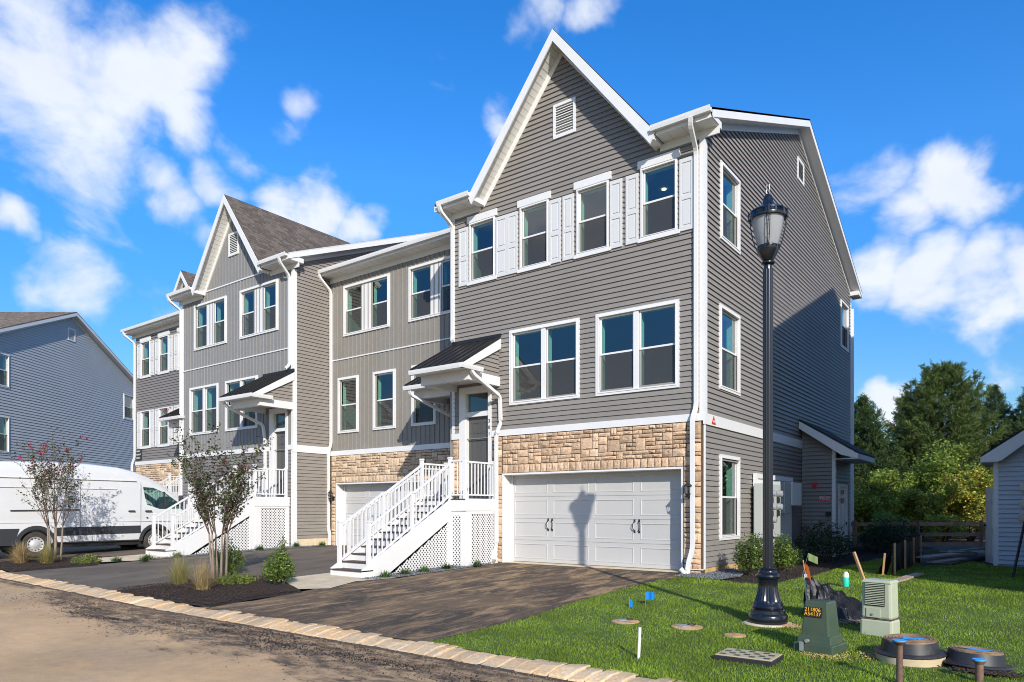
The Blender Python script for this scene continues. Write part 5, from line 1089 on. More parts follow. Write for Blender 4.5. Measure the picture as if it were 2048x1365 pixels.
MB().prism([(-5.72, YC-.33, 4.045), (-4.1, YC-.33, 2.985), (-4.1, YC-.33, 2.85), (-4.55, YC-.33, 2.98), (-5.72, YC-.33, 3.82)], (0, -.02, 0)).build('rake_board', 'white', cl)
MB().box(-4.75, -4.1, YC-.33, YC+2.2, 2.85, 2.87).box(-4.12, -4.1, YC-.33, YC+2.2, 2.87, 3.0).build('soffit', 'soff', cl)
df = MB(); df.fbox(sdc, 22.74, 22.82, -.08, 2.16, 0, .04).fbox(sdc, 23.9, 23.98, -.08, 2.16, 0, .04).fbox(sdc, 22.82, 23.9, 2.08, 2.16, 0, .04); df.build('door_frame', 'white', cl)
dr = MB().fbox(sdc, 22.82, 23.9, -.06, 2.08, -.01, .012).build('closet_door', 'cabw', cl)
for c in (0, 1):
    for a, b in ((.12, .75), (.92, 1.6), (1.72, 1.95)):
        u = 22.95+c*.48; p = MB()
        for q in ((u, u+.02, a, b), (u+.33, u+.35, a, b), (u, u+.35, a, a+.02), (u, u+.35, b-.02, b)): p.fbox(sdc, *q, .012, .024)
        p.fbox(sdc, u+.06, u+.29, a+.06, b-.06, .012, .022); p.build('door_panel', 'cabw', dr)
MB().fbox(sdc, 23.78, 23.84, .92, 1.0, .012, .05).box(XC+.05, XC+.065, 23.66, 23.84, .95, .97).build('door_handle', 'blackm', dr)
for z in (1.86, 1.6): MB().fbox(sdc, 23.1, 23.5, z, z+.13, .026, .03).build('red_notice', 'red', dr)
sg = MB().fbox(frc, -5.235, -4.925, 1.63, 1.79, .028, .036).build('fdc_sign', 'red', cl)
for q in ((-5.225, -4.935, 1.64, 1.646), (-5.225, -4.935, 1.774, 1.78), (-5.225, -5.219, 1.64, 1.78), (-4.941, -4.935, 1.64, 1.78)): MB().fbox(frc, *q, .036, .039).build('sign_border', 'wtxt', sg)
text('FDC', 'sign_lettering', 'wtxt', sg, (-5.08, YC-.0405, 1.708), (R(90), 0, 0), .125, .001, spacing=1.15)
st = MB(); st.fbox(frc, -5.41, -5.29, 2.04, 2.2, .024, .07).build('alarm_box', 'red', cl); MB().fbox(frc, -5.39, -5.31, 2.09, 2.17, .07, .1).build('strobe', 'lens', cl)
MB().fbox(frc, -5.02, -4.89, 1.2, 1.33, .024, .13).build('socket_cover', 'blackm', cl)
MB().tube([(-5.58, YC-.02, .84), (-5.58, YC-.14, .84)], .06, 12).tube([(-5.58, YC-.14, .84), (-5.58, YC-.18, .84)], .08, 12).build('fire_coupling', 'rust', cl)

# electric meters
em = thing('meter_bank', 'grey electric meter cabinets on a white board behind the lamp post', 'electric meters', (-5.7, 19.2, 0)); s5 = SD(-5.70)
MB().fbox(s5, 17.72, 21.0, .3, 2.3, 0, .05).build('backing_board', 'cabw', em); s6 = SD(-5.65)
MB().fbox(s6, 17.72, 17.84, .3, 2.3, .0, .04).fbox(s6, 17.84, 21.0, 2.18, 2.3, .0, .04).build('board_trim', 'white', em)
MB().fbox(s6, 17.5, 19.05, .68, 2.04, .04, .24).build('meter_cabinet', 'cab', em, bevel=.01); MB().fbox(s6, 19.06, 19.42, 1.28, 2.13, .04, .22).build('switch_cabinet', 'cab', em, bevel=.01); MB().fbox(s6, 19.43, 20.04, 1.28, 2.13, .04, .24).build('switch_cabinet', 'cab', em, bevel=.01); MB().fbox(s6, 20.09, 21.05, 1.5, 2.14, .04, .26).build('telecom_cabinet', 'cabw', em, bevel=.01)
for u in (18.2, 18.74):
    for z in (1.8, 1.46, 1.13):
        if u > 18.5 and z < 1.2: continue
        a = -5.41; m_ = MB(); m_.tube([(a, u, z), (a+.05, u, z)], .095, 18); m_.build('meter_socket', 'steel', em); k = MB(); k.tube([(a+.05, u, z), (a+.13, u, z), (a+.145, u, z)], [.08, .08, .06], 18); k.build('meter_glass', 'acry', em, smooth=True); MB().box(a, a+.06, u-.045, u+.045, z-.24, z-.1).build('breaker', 'blackm', em)
for u in (17.8, 18.3, 18.9): MB().tube([(-5.55, u, .7), (-5.55, u, -.05)], .045, 8).build('conduit', 'cab', em)

# neighbour's closet
nc = thing('utility_closet', 'pale sided lean-to closet with open white door at the right edge', 'shed', (-.87, 21.83, 0)); frn = FR(21.83)
MB().box(-.87, .55, 21.84, 21.9, -.1, 2.9).prism([(-.87, 21.84, 2.9), (.55, 21.84, 2.9), (.55, 21.84, 3.85)], (0, .06, 0)).box(-.87, -.81, 21.9, 22.15, -.1, 2.85).box(-.87, -.81, 23.1, 24, -.1, 2.85).box(-.87, -.81, 22.15, 23.1, 2.0, 2.85).box(-.87, .55, 23.94, 24, -.1, 2.85).build('closet_wall', 'nsid', nc)
w_ = MB().fbox(frn, -.87, .55, .05, .08, -.02, .005).build('front_siding', 'nsid', nc); lap(w_, frn, lambda z: -.8 if z < 2.8 else -.8+(z-2.8)/.7, lambda z: .55, .0, 3.66, [], 'nsid', lip=.05)
MB().box(-.89, -.78, 21.79, 21.9, -.12, 2.7).build('corner_board', 'white', nc)
MB().prism([(-1.15, 21.5, 2.73), (.55, 21.5, 3.93), (.55, 21.5, 3.98), (-1.15, 21.5, 2.78)], (0, 2.7, 0)).build('roof', 'shingd', nc)
MB().prism([(-1.15, 21.5, 2.72), (.55, 21.5, 3.92), (.55, 21.5, 3.68), (-.72, 21.5, 2.62), (-1.15, 21.5, 2.59)], (0, -.02, 0)).build('rake_board', 'white', nc)
MB().box(-1.15, -.78, 21.5, 24.1, 2.59, 2.61).box(-1.15, -1.13, 21.5, 24.1, 2.61, 2.73).build('soffit', 'soff', nc)
hx, hy, ex, ey = -.88, 22.2, -1.1, 23.05; dl = Vector((ex-hx, ey-hy, 0)).normalized(); dn = Vector((dl.y, -dl.x, 0)); ndr = MB(); P4 = lambda a, z, o: tuple(Vector((hx, hy, z))+dl*a-dn*o*-1)
ndr.fbox(P4, 0, .88, -.03, 1.98, -.02, .02); ndr = ndr.build('closet_door', 'cabw', nc)
for c in (0, 1):
    for a, b in ((.12, .72), (.9, 1.5), (1.62, 1.84)):
        for o0, o1 in ((.02, .03), (-.03, -.02)): MB().fbox(P4, .12+c*.36, .4+c*.36, a, b, o0, o1).build('door_panel', 'cabw', ndr)
MB().fbox(P4, .78, .84, .93, .99, -.07, .07).build('door_handle', 'blackm', ndr)
for i, (x, z) in enumerate(((-.25, 1.95), (-.25, 1.55), (-.29, 1.2))):
    mt_ = MB().tube([(x, 21.8, z), (x, 21.68, z)], .1, 16).build('meter_socket', 'steel', nc); MB().tube([(x, 21.68, z), (x, 21.58, z)], .08, 16).build('meter_glass', 'acry', mt_, smooth=True)
o = MB().tube([(-.395, 17.48, -.02), (-.2, 18.4, 1.15)], .025, 8).build('leaning_pole', 'blackm', smooth=True); tag(o, 'thin black pole leaning at the far right over the grass', 'pole')

# ================================================================== lamp post
lx, ly = -2.93, 9.73; lp = thing('lamp_post', 'tall black lamp post with acorn lantern on the lawn', 'street lamp', (lx, ly, -.16)); c = (lx, ly)
pd = MB().lathe([(0, -.3), (.3, -.3), (.33, -.15), (.31, -.135), (0, -.135)], c, 20).build('concrete_footing', 'conc', lp)
MB().lathe([(0, -.14), (.245, -.14), (.255, -.12), (.255, -.03), (.245, -.015), (.225, .0), (.22, .04), (.195, .05), (.2, .065), (.21, .08), (.2, .1)], c, 32).build('base_drum', 'black', lp, smooth=True)
MB().lathe([(.2, .1), (.185, .13), (.165, .18), (.145, .25), (.13, .33), (.122, .39), (.13, .45), (.14, .47)], c, 48, flute=(0, .12, .44, .07), cap=False).build('fluted_base', 'black', lp, smooth=True)
MB().lathe([(.135, .46), (.16, .475), (.168, .495), (.16, .515), (.14, .525), (.125, .54), (.128, .56), (.12, .575), (.105, .585), (.11, .6), (.1, .615), (.08, .62)], c, 32).build('moulded_collar', 'black', lp, smooth=True)
MB().lathe([(.066, .6), (.066, 4.66)], c, 32, flute=(0, 0, 9, .09)).build('shaft', 'black', lp, smooth=True)
MB().lathe([(.05, 4.6), (.055, 4.7), (.05, 4.72), (.088, 4.745), (.088, 4.76), (.06, 4.775), (.075, 4.79), (.11, 4.85), (.135, 4.9), (.145, 4.93), (.145, 4.975), (.13, 4.985)], c, 32).build('lantern_cup', 'black', lp, smooth=True)
for i in range(28):
    a = i*6.283/28; MB().box(lx+.146*math.cos(a)-.008, lx+.146*math.cos(a)+.008, ly+.146*math.sin(a)-.008, ly+.146*math.sin(a)+.008, 4.945, 4.96).build('bead', 'black', lp) if i % 2 == 0 else None
MB().lathe([(.125, 4.975), (.15, 5.05), (.185, 5.2), (.205, 5.32), (.21, 5.38)], c, 64, flute=(0, 4.98, 5.37, .02), cap=False).build('globe', 'globe', lp, smooth='all')
MB().lathe([(.06, 4.98), (.06, 5.25), (.03, 5.3)], c, 12).build('bulb_housing', 'white', lp, smooth=True)
MB().lathe([(.235, 5.35), (.248, 5.35), (.25, 5.37), (.25, 5.38), (.235, 5.38)], c, 40).build('crown_ring', 'black', lp, smooth=True); MB().lathe([(.243, 5.38), (.24, 5.435)], c, 40, cap=False).build('crown_glass', 'lens', lp)
for i in range(12):
    a = i*6.283/12+.2; MB().beam((lx+.243*math.cos(a), ly+.243*math.sin(a), 5.37), (lx+.24*math.cos(a), ly+.24*math.sin(a), 5.44), .02, .01).build('crown_bar', 'black', lp)
MB().lathe([(.248, 5.43), (.246, 5.445), (.2, 5.475), (.13, 5.515), (.085, 5.55), (.07, 5.59), (.062, 5.635), (.05, 5.665), (.02, 5.69), (.0, 5.7)], c, 40).build('lantern_cap', 'black', lp, smooth=True)
fi = MB()
for a in (-.3, .3): fi.tube([(lx+a*.05, ly, 5.69), (lx+a*.07, ly, 5.75), (lx+a*.05, ly, 5.82)], .007, 5)
fi.build('finial', 'black', lp)
for i in range(4):
    a = math.radians(-72)+i*math.pi/2; ar = MB()
    for s in (-.09, .09):
        ar.tube([(lx+r_*math.cos(a+s*k_), ly+r_*math.sin(a+s*k_), z_) for r_, z_, k_ in ((.235, 5.37, 1), (.228, 5.28, 1), (.21, 5.15, .9), (.175, 5.02, .7), (.15, 4.95, .2))], .006, 5)
    for r_, z_ in ((.236, 5.25), (.195, 5.08)): ar.tube([(lx+r_*math.cos(a-.08), ly+r_*math.sin(a-.08), z_), (lx+r_*math.cos(a+.08), ly+r_*math.sin(a+.08), z_)], .005, 4)
    ar.tube([(lx+.238*math.cos(a), ly+.238*math.sin(a), 5.34), (lx+.238*math.cos(a), ly+.238*math.sin(a), 5.46)], .022, 8); ar.build('cage_arm', 'black', lp)

# ================================================================== things on the lawn
t = thing('transformer_pedestal', 'dark green utility pedestal with yellow numbers on a black plate', 'utility box', (-1.95, 8.4, gz(-1.95, 8.4)), R(-9), local=True)
def frust(w0, d0, z0, w1, d1, z1): return [(-w0/2, -d0/2, z0), (w0/2, -d0/2, z0), (w0/2, d0/2, z0), (-w0/2, d0/2, z0), (-w1/2, -d1/2, z1), (w1/2, -d1/2, z1), (w1/2, d1/2, z1), (-w1/2, d1/2, z1)]
BF = [(0, 3, 2, 1), (4, 5, 6, 7), (0, 1, 5, 4), (1, 2, 6, 5), (2, 3, 7, 6), (3, 0, 4, 7)]
MB().add(frust(.32, .31, .17, .255, .25, .565), BF).build('cover', 'dgreen', t, bevel=.018); MB().add(frust(.38, .37, .08, .35, .34, .19), BF).build('collar', 'dgreen', t, bevel=.008); MB().add(frust(.45, .44, -.1, .43, .42, .1), BF).build('base', 'dgreen', t, bevel=.012)
pl = MB().add([(-.13, -.1485, .39), (.075, -.1485, .39), (.072, -.141, .5), (-.127, -.141, .5)], [(0, 1, 2, 3)]).build('number_plate', 'blackm', t, recalc=False)
text('211806\nA54137', 'number', 'ytxt', pl, (-.028, -.1465, .447), (R(86), 0, 0), .058, .0008, spacing=1.02, line=.85)
lk = MB(); lk.tube([(-.06, -.19, .13), (-.06, -.24, .13)], .02, 10); lk.box(-.13, -.09, -.255, -.235, .02, .12); lk.build('padlock', 'steel', t); MB().tube([(-.06, -.23, .13), (-.12, -.25, .11), (-.12, -.25, .0), (-.06, -.26, -.05)], .006, 5).build('strap', 'blackm', t)
t = thing('telecom_pedestal', 'pale green louvred utility pedestal on the lawn right of the dark green one', 'utility box', (-1.56, 9.72, gz(-1.56, 9.72)), R(-11), local=True)
MB().add(frust(.39, .28, -.1, .38, .27, .2), BF).build('base', 'pgreen', t, bevel=.03); bd = MB().add(frust(.36, .26, .2, .34, .24, .67), BF).build('cover', 'pgreen', t, bevel=.03); MB().add(frust(.36, .27, .64, .33, .23, .68), BF).build('lid', 'pgreen', t, bevel=.015)
MB().box(-.13, .1, -.1345, -.12, .36, .645).build('louvre_recess', 'blackm', t)
for i in range(13):
    z = .37+i*.0212; MB().add([(-.125, -.1355, z), (.1, -.1355, z), (.1, -.1475, z+.005), (-.125, -.1475, z+.005), (-.125, -.1355, z+.012), (.1, -.1355, z+.012)], [(0, 1, 2, 3), (3, 2, 5, 4)]).build('louvre', 'pgreen', t, recalc=False)
MB().box(-.11, .05, -.14, -.12, .22, .33).build('hatch', 'pgreen', t); MB().tube([(-.03, -.146, .26), (-.03, -.156, .26)], .014, 10).build('lock', 'steel', t); MB().box(-.186, .186, -.136, .136, .195, .203).build('seam', 'rust', t)
def riser(label, x, y, r, ztop, ring, seed, tilt=0):
    t = thing('access_riser', label, 'access cover', (x, y, gz(x, y)), local=True, group='round access risers in the lawn'); t.rotation_euler = (R(tilt), R(-tilt*.6), 0)
    if ring: MB().lathe([(r*1.2, -.1), (r*1.31, .085), (r*1.25, .1), (0, .1)], (0, 0), 40).build('pale_ring', 'pconc', t, smooth=True)
    MB().lathe([(r*1.3, ztop-.14), (r*1.36, ztop-.125), (r*1.3, ztop-.11), (r*1.1, ztop-.105), (r*1.0, ztop), (0, ztop)], (0, 0), 40).build('rubber_skirt', 'rub', t, smooth=True)
    ld = MB().lathe([(r*.98, ztop), (r*.97, ztop+.015), (0, ztop+.016)], (0, 0), 40).build('cover', 'rubtop', t)
    for k in range(6): q = r*(.9-.13*k); MB().lathe([(q, ztop+.0165), (q-.006, ztop+.021), (q-.014, ztop+.0165)], (0, 0), 40, cap=False).build('cover_ring', 'rubtop', ld)
    g = np.random.default_rng(seed); n = 16; P = [((.1+g.uniform(-.05, .06))*1.3*math.cos(6.283*i/n)+.03, (.06+g.uniform(-.035, .04))*math.sin(6.283*i/n)-.02, ztop+.0225) for i in range(n)]; MB().add(P, [tuple(range(n))]).build('blue_paint_patch', 'bluep', ld, recalc=False)
    return t
riser('black access riser on a pale ring, behind the taller capped pipe', -1.07, 8.44, .255, .215, True, 1, 2); riser('black access riser at the right, ringed by torn leaves', -.5, 8.5, .24, .15, False, 2, -3)
P = np.stack([-.36+rng.normal(0, .17, 420), 8.16+rng.normal(0, .05, 420)], 1); o = chips('leaf_litter', P, gzv(P[:, 0], P[:, 1])+.03, .022, 'chip', flat=.4); tag(o, 'scraps of torn liner and leaves before the right riser', 'litter')
for lab, x, y, zt, r, cr_ in (('taller rusty pipe with a flat blue cap at the bottom edge', -1.02, 7.36, .185, .028, .062), ('shorter rusty pipe with a blue cap before the right riser', -.43, 7.84, .0, .034, .058)):
    t = thing('capped_pipe', lab, 'pipe', (x, y, gz(x, y)), group='rusty pipes with blue caps'); MB().tube([(x, y, -.35), (x+.002, y, zt-.02)], r, 14).build('pipe', 'rust', t, smooth=True); MB().lathe([(r, zt-.04), (cr_*.8, zt-.02), (cr_, zt-.008), (cr_, zt+.0), (0, zt+.002)], (x, y), 18).build('flange', 'rust', t, smooth=True); MB().lathe([(cr_*.98, zt+.001), (cr_*.96, zt+.01), (0, zt+.012)], (x, y), 18).build('cap', 'bluep', t, smooth=True)
t = thing('meter_pit_box', 'rectangular water meter box with muddy chequered lid near the kerb', 'access cover', (-2.48, 7.56, gz(-2.48, 7.56)), R(1), local=True)
MB().box(-.31, .31, -.22, .22, -.1, .05).build('frame', 'rub', t, bevel=.006); ld = MB().box(-.295, .295, -.205, .205, .05, .062).build('lid', 'pitlid', t, bevel=.004)
for i in range(7):
    for j in range(4):
        if (i+j) % 2 == 0: MB().box(-.26+i*.077, -.2+i*.077, -.17+j*.09, -.115+j*.09, .062, .066).build('lid_square', 'dgreen', ld, bevel=.0)
for i, (x, y, r, lab) in enumerate(((-4.614, 8.823, .19, 'flush round grey cover in the lawn right behind the white stake'), (-3.737, 8.894, .2, 'flush round cover in the lawn between the white stake and the lamp post'))):
    t = thing('flush_cover', lab, 'access cover', (x, y, gz(x, y))); z = gz(x, y); MB().lathe([(r, z-.05), (r*1.05, z+.01), (r*.7, z+.022), (0, z+.024)], (x, y), 26).build('muddy_rim', 'tandirt', t); MB().lathe([(r*.45, z+.024), (r*.42, z+.032), (0, z+.033)], (x-.03, y-.03), 22).build('lid', 'steel', t); MB().lathe([(r*.28, z+.033), (r*.26, z+.04), (r*.2, z+.04), (r*.2, z+.034)], (x+.04, y+.05), 16, cap=False).build('lid_ring', 'blackm', t)
o = MB().lathe([(.14, gz(-3.0, 8.69)-.02), (.13, gz(-3, 8.69)+.015), (.08, gz(-3, 8.69)+.025), (0, gz(-3, 8.69)+.026)], (-3.02, 8.687), 18).build('bare_patch', 'tandirt', smooth=True); tag(o, 'small round patch of bare tan earth in the lawn before the lamp', 'bare patch')
o = MB().tube([(-3.49, 6.97, -.3), (-3.48, 6.99, .11)], .017, 12).build('marker_stake', 'pvc', smooth=True); tag(o, 'short white plastic stake in the lawn near the kerb', 'stake')
def flag(label, x, y, h, m, w, tall, rz, tilt=0, cur=.3, lean=(0, 0)):
    z = gz(x, y); t = thing('marker_flag', label, 'marker flag', (x, y, z)); top = (x+lean[0], y+lean[1], z+h); MB().tube([(x, y, z-.05), top], .003, 5).build('wire', 'steel', t); n = 6; V = []; F = []
    for i in range(n+1):
        q = i/n*w; a = rz+cur*math.sin(i*1.1); V += [(top[0]+q*math.cos(a), top[1]+q*math.sin(a), top[2]-tall+q*tilt), (top[0]+q*math.cos(a), top[1]+q*math.sin(a), top[2]+q*tilt)]
    F = [(2*i, 2*i+2, 2*i+3, 2*i+1) for i in range(n)]; MB().add(V, F).build('flag', m, t, recalc=False, smooth='all')
flag('blue marker flag, the left one, folded and drooping', -5.14, 9.95, .16, 'fblue', .1, .14, R(80), -1.0, .2); flag('blue marker flag, the right one, held open', -5.0, 10.25, .21, 'fblue', .14, .12, R(35), .0)
flag('small pale green marker flag before the dark shrub', -3.9, 15.2, .5, 'fgreen', .19, .15, R(30), -.45, .15, (.14, .0))
t = thing('ribboned_stake', 'thin white stake with orange ribbon by the black plastic heap', 'stake', (-2.62, 10.5, -.12)); MB().tube([(-2.60, 10.55, -.1), (-2.64, 10.5, .48)], .022, 8).build('lower_sleeve', 'pvc', t); MB().tube([(-2.62, 10.52, .3), (-2.67, 10.5, .68)], .008, 6).build('stake', 'wood', t)
rb = MB(); V = [];
for i in range(9): q = i/8; V += [(-2.66+.16*q, 10.46, .64-.5*q+.04*math.sin(q*9)), (-2.6+.16*q, 10.44, .6-.5*q+.05*math.sin(q*9+.5))]
rb.add(V, [(2*i, 2*i+2, 2*i+3, 2*i+1) for i in range(8)]).build('ribbon', 'orange', t, recalc=False)
# heap of black plastic: a ridge from the tied end down to the right
nx, ny = 34, 12; V = []; g = np.random.default_rng(5)
for i in range(nx+1):
    q = i/nx; cx, cy = -2.62+.78*q, 10.45+.5*q; H_ = .52*(1-q)**.8+.07; wd = .16+.12*math.sin(q*3)
    for j in range(ny+1):
        s = j/ny*2-1; zz = H_*(1-abs(s)**1.3)*(1+.05*math.sin(i*.9+j*1.7))+g.normal(0, .006); V.append((cx+.55*wd*s+g.normal(0, .008), cy-wd*s*1.1+g.normal(0, .008), gz(cx, cy)+max(-.01, zz)))
F = [(i*(ny+1)+j, i*(ny+1)+j+1, (i+1)*(ny+1)+j+1, (i+1)*(ny+1)+j) for i in range(nx) for j in range(ny)]
o = MB().add(V, F).build('plastic_heap', 'fabric', recalc=True); tag(o, 'crumpled black plastic sheeting heaped behind the dark green box', 'plastic sheet')
P = np.stack([-2.0+rng.normal(0, .14, 260), 10.35+rng.normal(0, .12, 260)], 1); o = chips('soil_crumbs', P, gzv(P[:, 0], P[:, 1])+.02, .025, 'rubble'); tag(o, 'loose tan soil beside the black plastic', 'soil')
t = thing('drink_bottle', 'teal plastic bottle with white cap standing on the grass', 'bottle', (-2.8, 13.95, gz(-2.8, 13.95))); z = gz(-2.8, 13.95); MB().lathe([(0, z), (.05, z), (.055, z+.02), (.055, z+.17), (.05, z+.185)], (-2.8, 13.95), 18).build('body', 'teal', t, smooth=True); MB().lathe([(.052, z+.175), (.054, z+.21), (.048, z+.23), (.05, z+.25), (.03, z+.255), (.028, z+.275), (.0, z+.28)], (-2.8, 13.95), 18).build('cap', 'pvc', t, smooth=True)
o = MB().beam((-2.0, 12.0, gz(-2, 12)-.05), (-2.33, 12.2, .72), .035, .035).build('wooden_stake', 'wood'); tag(o, 'long tan wooden stake leaning left behind the pale green box', 'stake', 'wooden stakes')
o = MB().beam((-2.62, 16.6, -.1), (-2.57, 16.6, .47), .06, .03).build('wooden_stake', 'wood'); tag(o, 'short wooden stake just left of the black silt fence', 'stake', 'wooden stakes')
for lab_, x_, y_, s_, n_ in (('tan clay crumbs round the base of the dark green box', -1.85, 8.15, .13, 260), ('tan clay crumbs round the pale ringed riser', -1.35, 8.45, .12, 260), ('tan clay crumbs at the footing of the lamp post', -2.62, 9.62, .09, 200)):
    P = np.stack([x_+rng.normal(0, s_, n_), y_+rng.normal(0, s_*.7, n_)], 1); o = chips('clay_crumbs', P, gzv(P[:, 0], P[:, 1])+.012, .018, 'tandirt'); tag(o, lab_, 'soil')
# silt fence
sf = thing('silt_fence', 'sagging black fabric silt fence on wooden stakes beyond the pale green box', 'silt fence', (-2.43, 17, 0)); V = []; n = 40
for i in range(n+1):
    q = i/n; y = 16.8+5.2*q; x = -2.46-.05*math.sin(q*9)-.1*q; V += [(x+.05*math.sin(i*1.3), y, -.05), (x+.03*math.sin(i*.9), y, .3), (x, y, .67-.06*abs(math.sin(q*9.4)))]
F = [(3*i+j, 3*i+3+j, 3*i+4+j, 3*i+1+j) for i in range(n) for j in (0, 1)]; MB().add(V, F).build('fabric', 'fabric', sf, recalc=False, smooth='all')
for y in (16.85, 18.6, 20.3, 22): MB().beam((-2.42-.02*(y-16.8), y, -.1), (-2.42-.02*(y-16.8), y, .68), .04, .03).build('stake', 'wood', sf)
V = []; n = 10
for i in range(n+1): q = i/n; V += [(-2.5-.28*q, 16.85-.1*q, .5-.5*q), (-2.5-.1*q, 16.95, .3-.33*q)]
MB().add(V, [(2*i, 2*i+2, 2*i+3, 2*i+1) for i in range(n)]).build('torn_end', 'fabric', sf, recalc=False)
for i, (a, b, z, wd) in enumerate((((-2.35, 20.6), (-1.75, 22.4), .17, .3), ((-2.1, 20.5), (-1.6, 22.2), .06, .28), ((-2.2, 22.6), (-1.4, 23.6), .12, .2), ((-2.0, 23.6), (-1.0, 23.2), .2, .16), ((-2.3, 24.2), (-1.1, 24.6), .15, .2), ((-1.7, 22.9), (-1.15, 24.2), .26, .14))):
    o = MB().beam((a[0], a[1], z), (b[0], b[1], z+.03), wd, .035).build('plank', 'plank'); tag(o, ['top weathered board of the nearest plank pile', 'board lying under the top plank of the pile', 'narrow board behind the plank pile', 'board lying across at the fence end of the pile', 'rearmost board before the rail fence', 'short board resting on the scrap pile'][i], 'plank', 'scrap planks by the fence')
for i, (x, y) in enumerate(((-2.12, 15.3), (-2.02, 16.5))):
    o = MB().beam((x-.07, y-.45, .03), (x+.05, y+.45, .045), .17, .035).build('plank', 'plank'); tag(o, ['weathered board on the grass at the near foot of the silt fence', 'second board on the grass along the silt fence'][i], 'plank', 'scrap planks by the fence')
o = MB().prism([(-2.2, 20.4, -.02), (-1.7, 20.3, -.02), (-1.1, 24.8, -.02), (-2.6, 24.8, -.02)], (0, 0, .07)).build('scrap_mound', 'dsoil'); tag(o, 'low dark mound of scrap under the planks', 'soil')
for k, (x, y, c_) in enumerate(((-4.6, 26.4, 'decid2'), (-2.5, 26.6, 'decid2'))): o = MB().box(x-1.0, x+1.0, y, y+.05, -.05, .08).build('green_tarp', 'dgreen'); tag(o, ['green tarpaulin edge left of the silt fence end', 'green tarpaulin edge behind the scrap planks'][k], 'tarpaulin')

# split rail fence
F0, F1 = Vector((-9.2, 28.2, 0)), Vector((3.4, 37.6, 0)); fd_ = (F1-F0).normalized(); fn = thing('rail_fence', 'three-rail wooden split rail fence at the end of the lawn', 'fence', tuple(F0)); k = 0; s = 0.0; pts = []
off = Vector((-5.83, 30.61, 0))*.93; base_ = off-fd_*4.7
while k < 8: pts.append(base_+fd_*2.35*k); k += 1
for p in pts: MB().box(p.x-.06, p.x+.06, p.y-.06, p.y+.06, -.4, .97).build('post', 'fwood', fn)
for a, b in zip(pts, pts[1:]):
    for z in (.84, .47, .1): MB().beam((a.x, a.y, z+random.uniform(-.02, .02)), (b.x, b.y, z+random.uniform(-.02, .02)), .05, .13).build('rail', 'fwood', fn)

# ================================================================== trees behind
pine('broad mid-green pine, left edge against the gable wall', -8.3, 46, 8.3, 3.6, 'pine', 11, n=52000); pine('tallest pine with gold-tinged needles between the houses', -4.5, 48.5, 10.1, 4.5, 'pinec', 12, n=80000); pine('dark pine at the far right behind the neighbouring closet roof', -.3, 54, 9.2, 3.8, 'pine', 13, n=46000); pine('dark pine standing behind the left of the tallest pine', -7.0, 54, 9.4, 3.4, 'pine', 14, n=42000); pine('dark pine behind the right flank of the tallest pine', -2.2, 55, 9.6, 3.6, 'pine', 15, n=42000)
pine('pine hidden mostly by the gable wall', -12.5, 47, 8.6, 3.2, 'pine', 16, n=15000); pine('pine partly outside the right edge of the view', 4.5, 50, 9.0, 3.4, 'pine', 17, n=15000)
for i, (x, y, w, h, m, lab) in enumerate(((-7.6, 38, 3.2, 3.2, 'decid', 'autumn-tinted bush at the left behind the rail fence'), (-6.0, 40, 3.0, 4.2, 'decid2', 'leafy green bush left of centre behind the fence'), (-4.4, 37.5, 2.6, 2.6, 'decid', 'low yellowing bush in the middle behind the fence'), (-3.6, 41.5, 3.6, 5.0, 'decid2', 'tall green leafy sapling before the tallest pine'), (-2.4, 38, 2.8, 3.4, 'decid', 'golden leaved bush right of centre behind the fence'), (-.9, 39.5, 3.2, 4.0, 'decid', 'yellow and green bush by the open closet door'), (-9.6, 41, 3.2, 3.6, 'decid2', 'green bush half hidden by the closet corner'), (1.5, 41, 3.6, 3.6, 'decid2', 'green bush behind the neighbouring closet'), (-5.4, 35.0, 2.0, 1.3, 'decid2', 'low weeds at the left foot of the fence'), (-3.2, 36.0, 2.2, 1.2, 'decid', 'low yellow weeds under the middle rails'), (-1.4, 36.6, 2.2, 1.3, 'decid', 'low golden weeds at the right of the fence'))):
    bushtree(lab, x, y, w, h, m, 40+i, n=9000 if h > 2 else 4000, leaf=.13 if h > 2 else .1, name='deciduous_bush' if h < 4 else 'young_tree')
wd_ = np.random.default_rng(3); n = 60000; X = wd_.uniform(-60, 40, n); Y = 62+wd_.normal(0, 2.5, n); Z = np.abs(wd_.normal(0, 1, n))*2.6*(1+.3*np.sin(X*.8)); V, F = leafquads(np.stack([X, Y, Z], 1), .5, .2, .7); o = fastmesh('far_wood', V, F, 'hollyd', kind='stuff'); tag(o, 'dark woodland edge closing the view behind the pines', 'woodland')

# ================================================================== shrubs and grasses
myrtle('larger crape myrtle in the middle mulch bed, bronze leaves and few red blooms', -14.6, 8.6, 2.75, 1.85, 3, 6, 3000); myrtle('smaller crape myrtle at the left before the white van, pink blooms', -21.6, 7.9, 3.05, 1.7, 8, 5, 600)
shrub('upright green holly at the corner of the middle bed by the path', -12.45, 8.65, .58, .8, 'holly', 2300, .05, seed=1); shrub('green holly behind the trunks of the larger crape myrtle', -15.0, 9.1, .6, .8, 'holly', 2000, .05, seed=2); shrub('tall thin holly shoot rising out of the corner holly', -12.4, 8.72, .28, 1.0, 'holly', 700, .05, seed=12)
shrub('low spreading yellow-green juniper between the two hollies', -13.25, 8.2, .7, .24, 'juni', 2200, .045, spiky=.5, seed=3); shrub('small grey-green juniper at the foot of the left crape myrtle', -20.3, 8.2, .6, .25, 'juni', 1000, .045, spiky=.5, seed=4)
shrub('sunlit green shrub just left of the lamp post', -4.85, 15.0, .72, .9, 'holly', 3600, .05, seed=5); shrub('sunlit green shrub just right of the lamp post', -4.6, 16.2, .66, .85, 'holly', 3200, .05, seed=6)
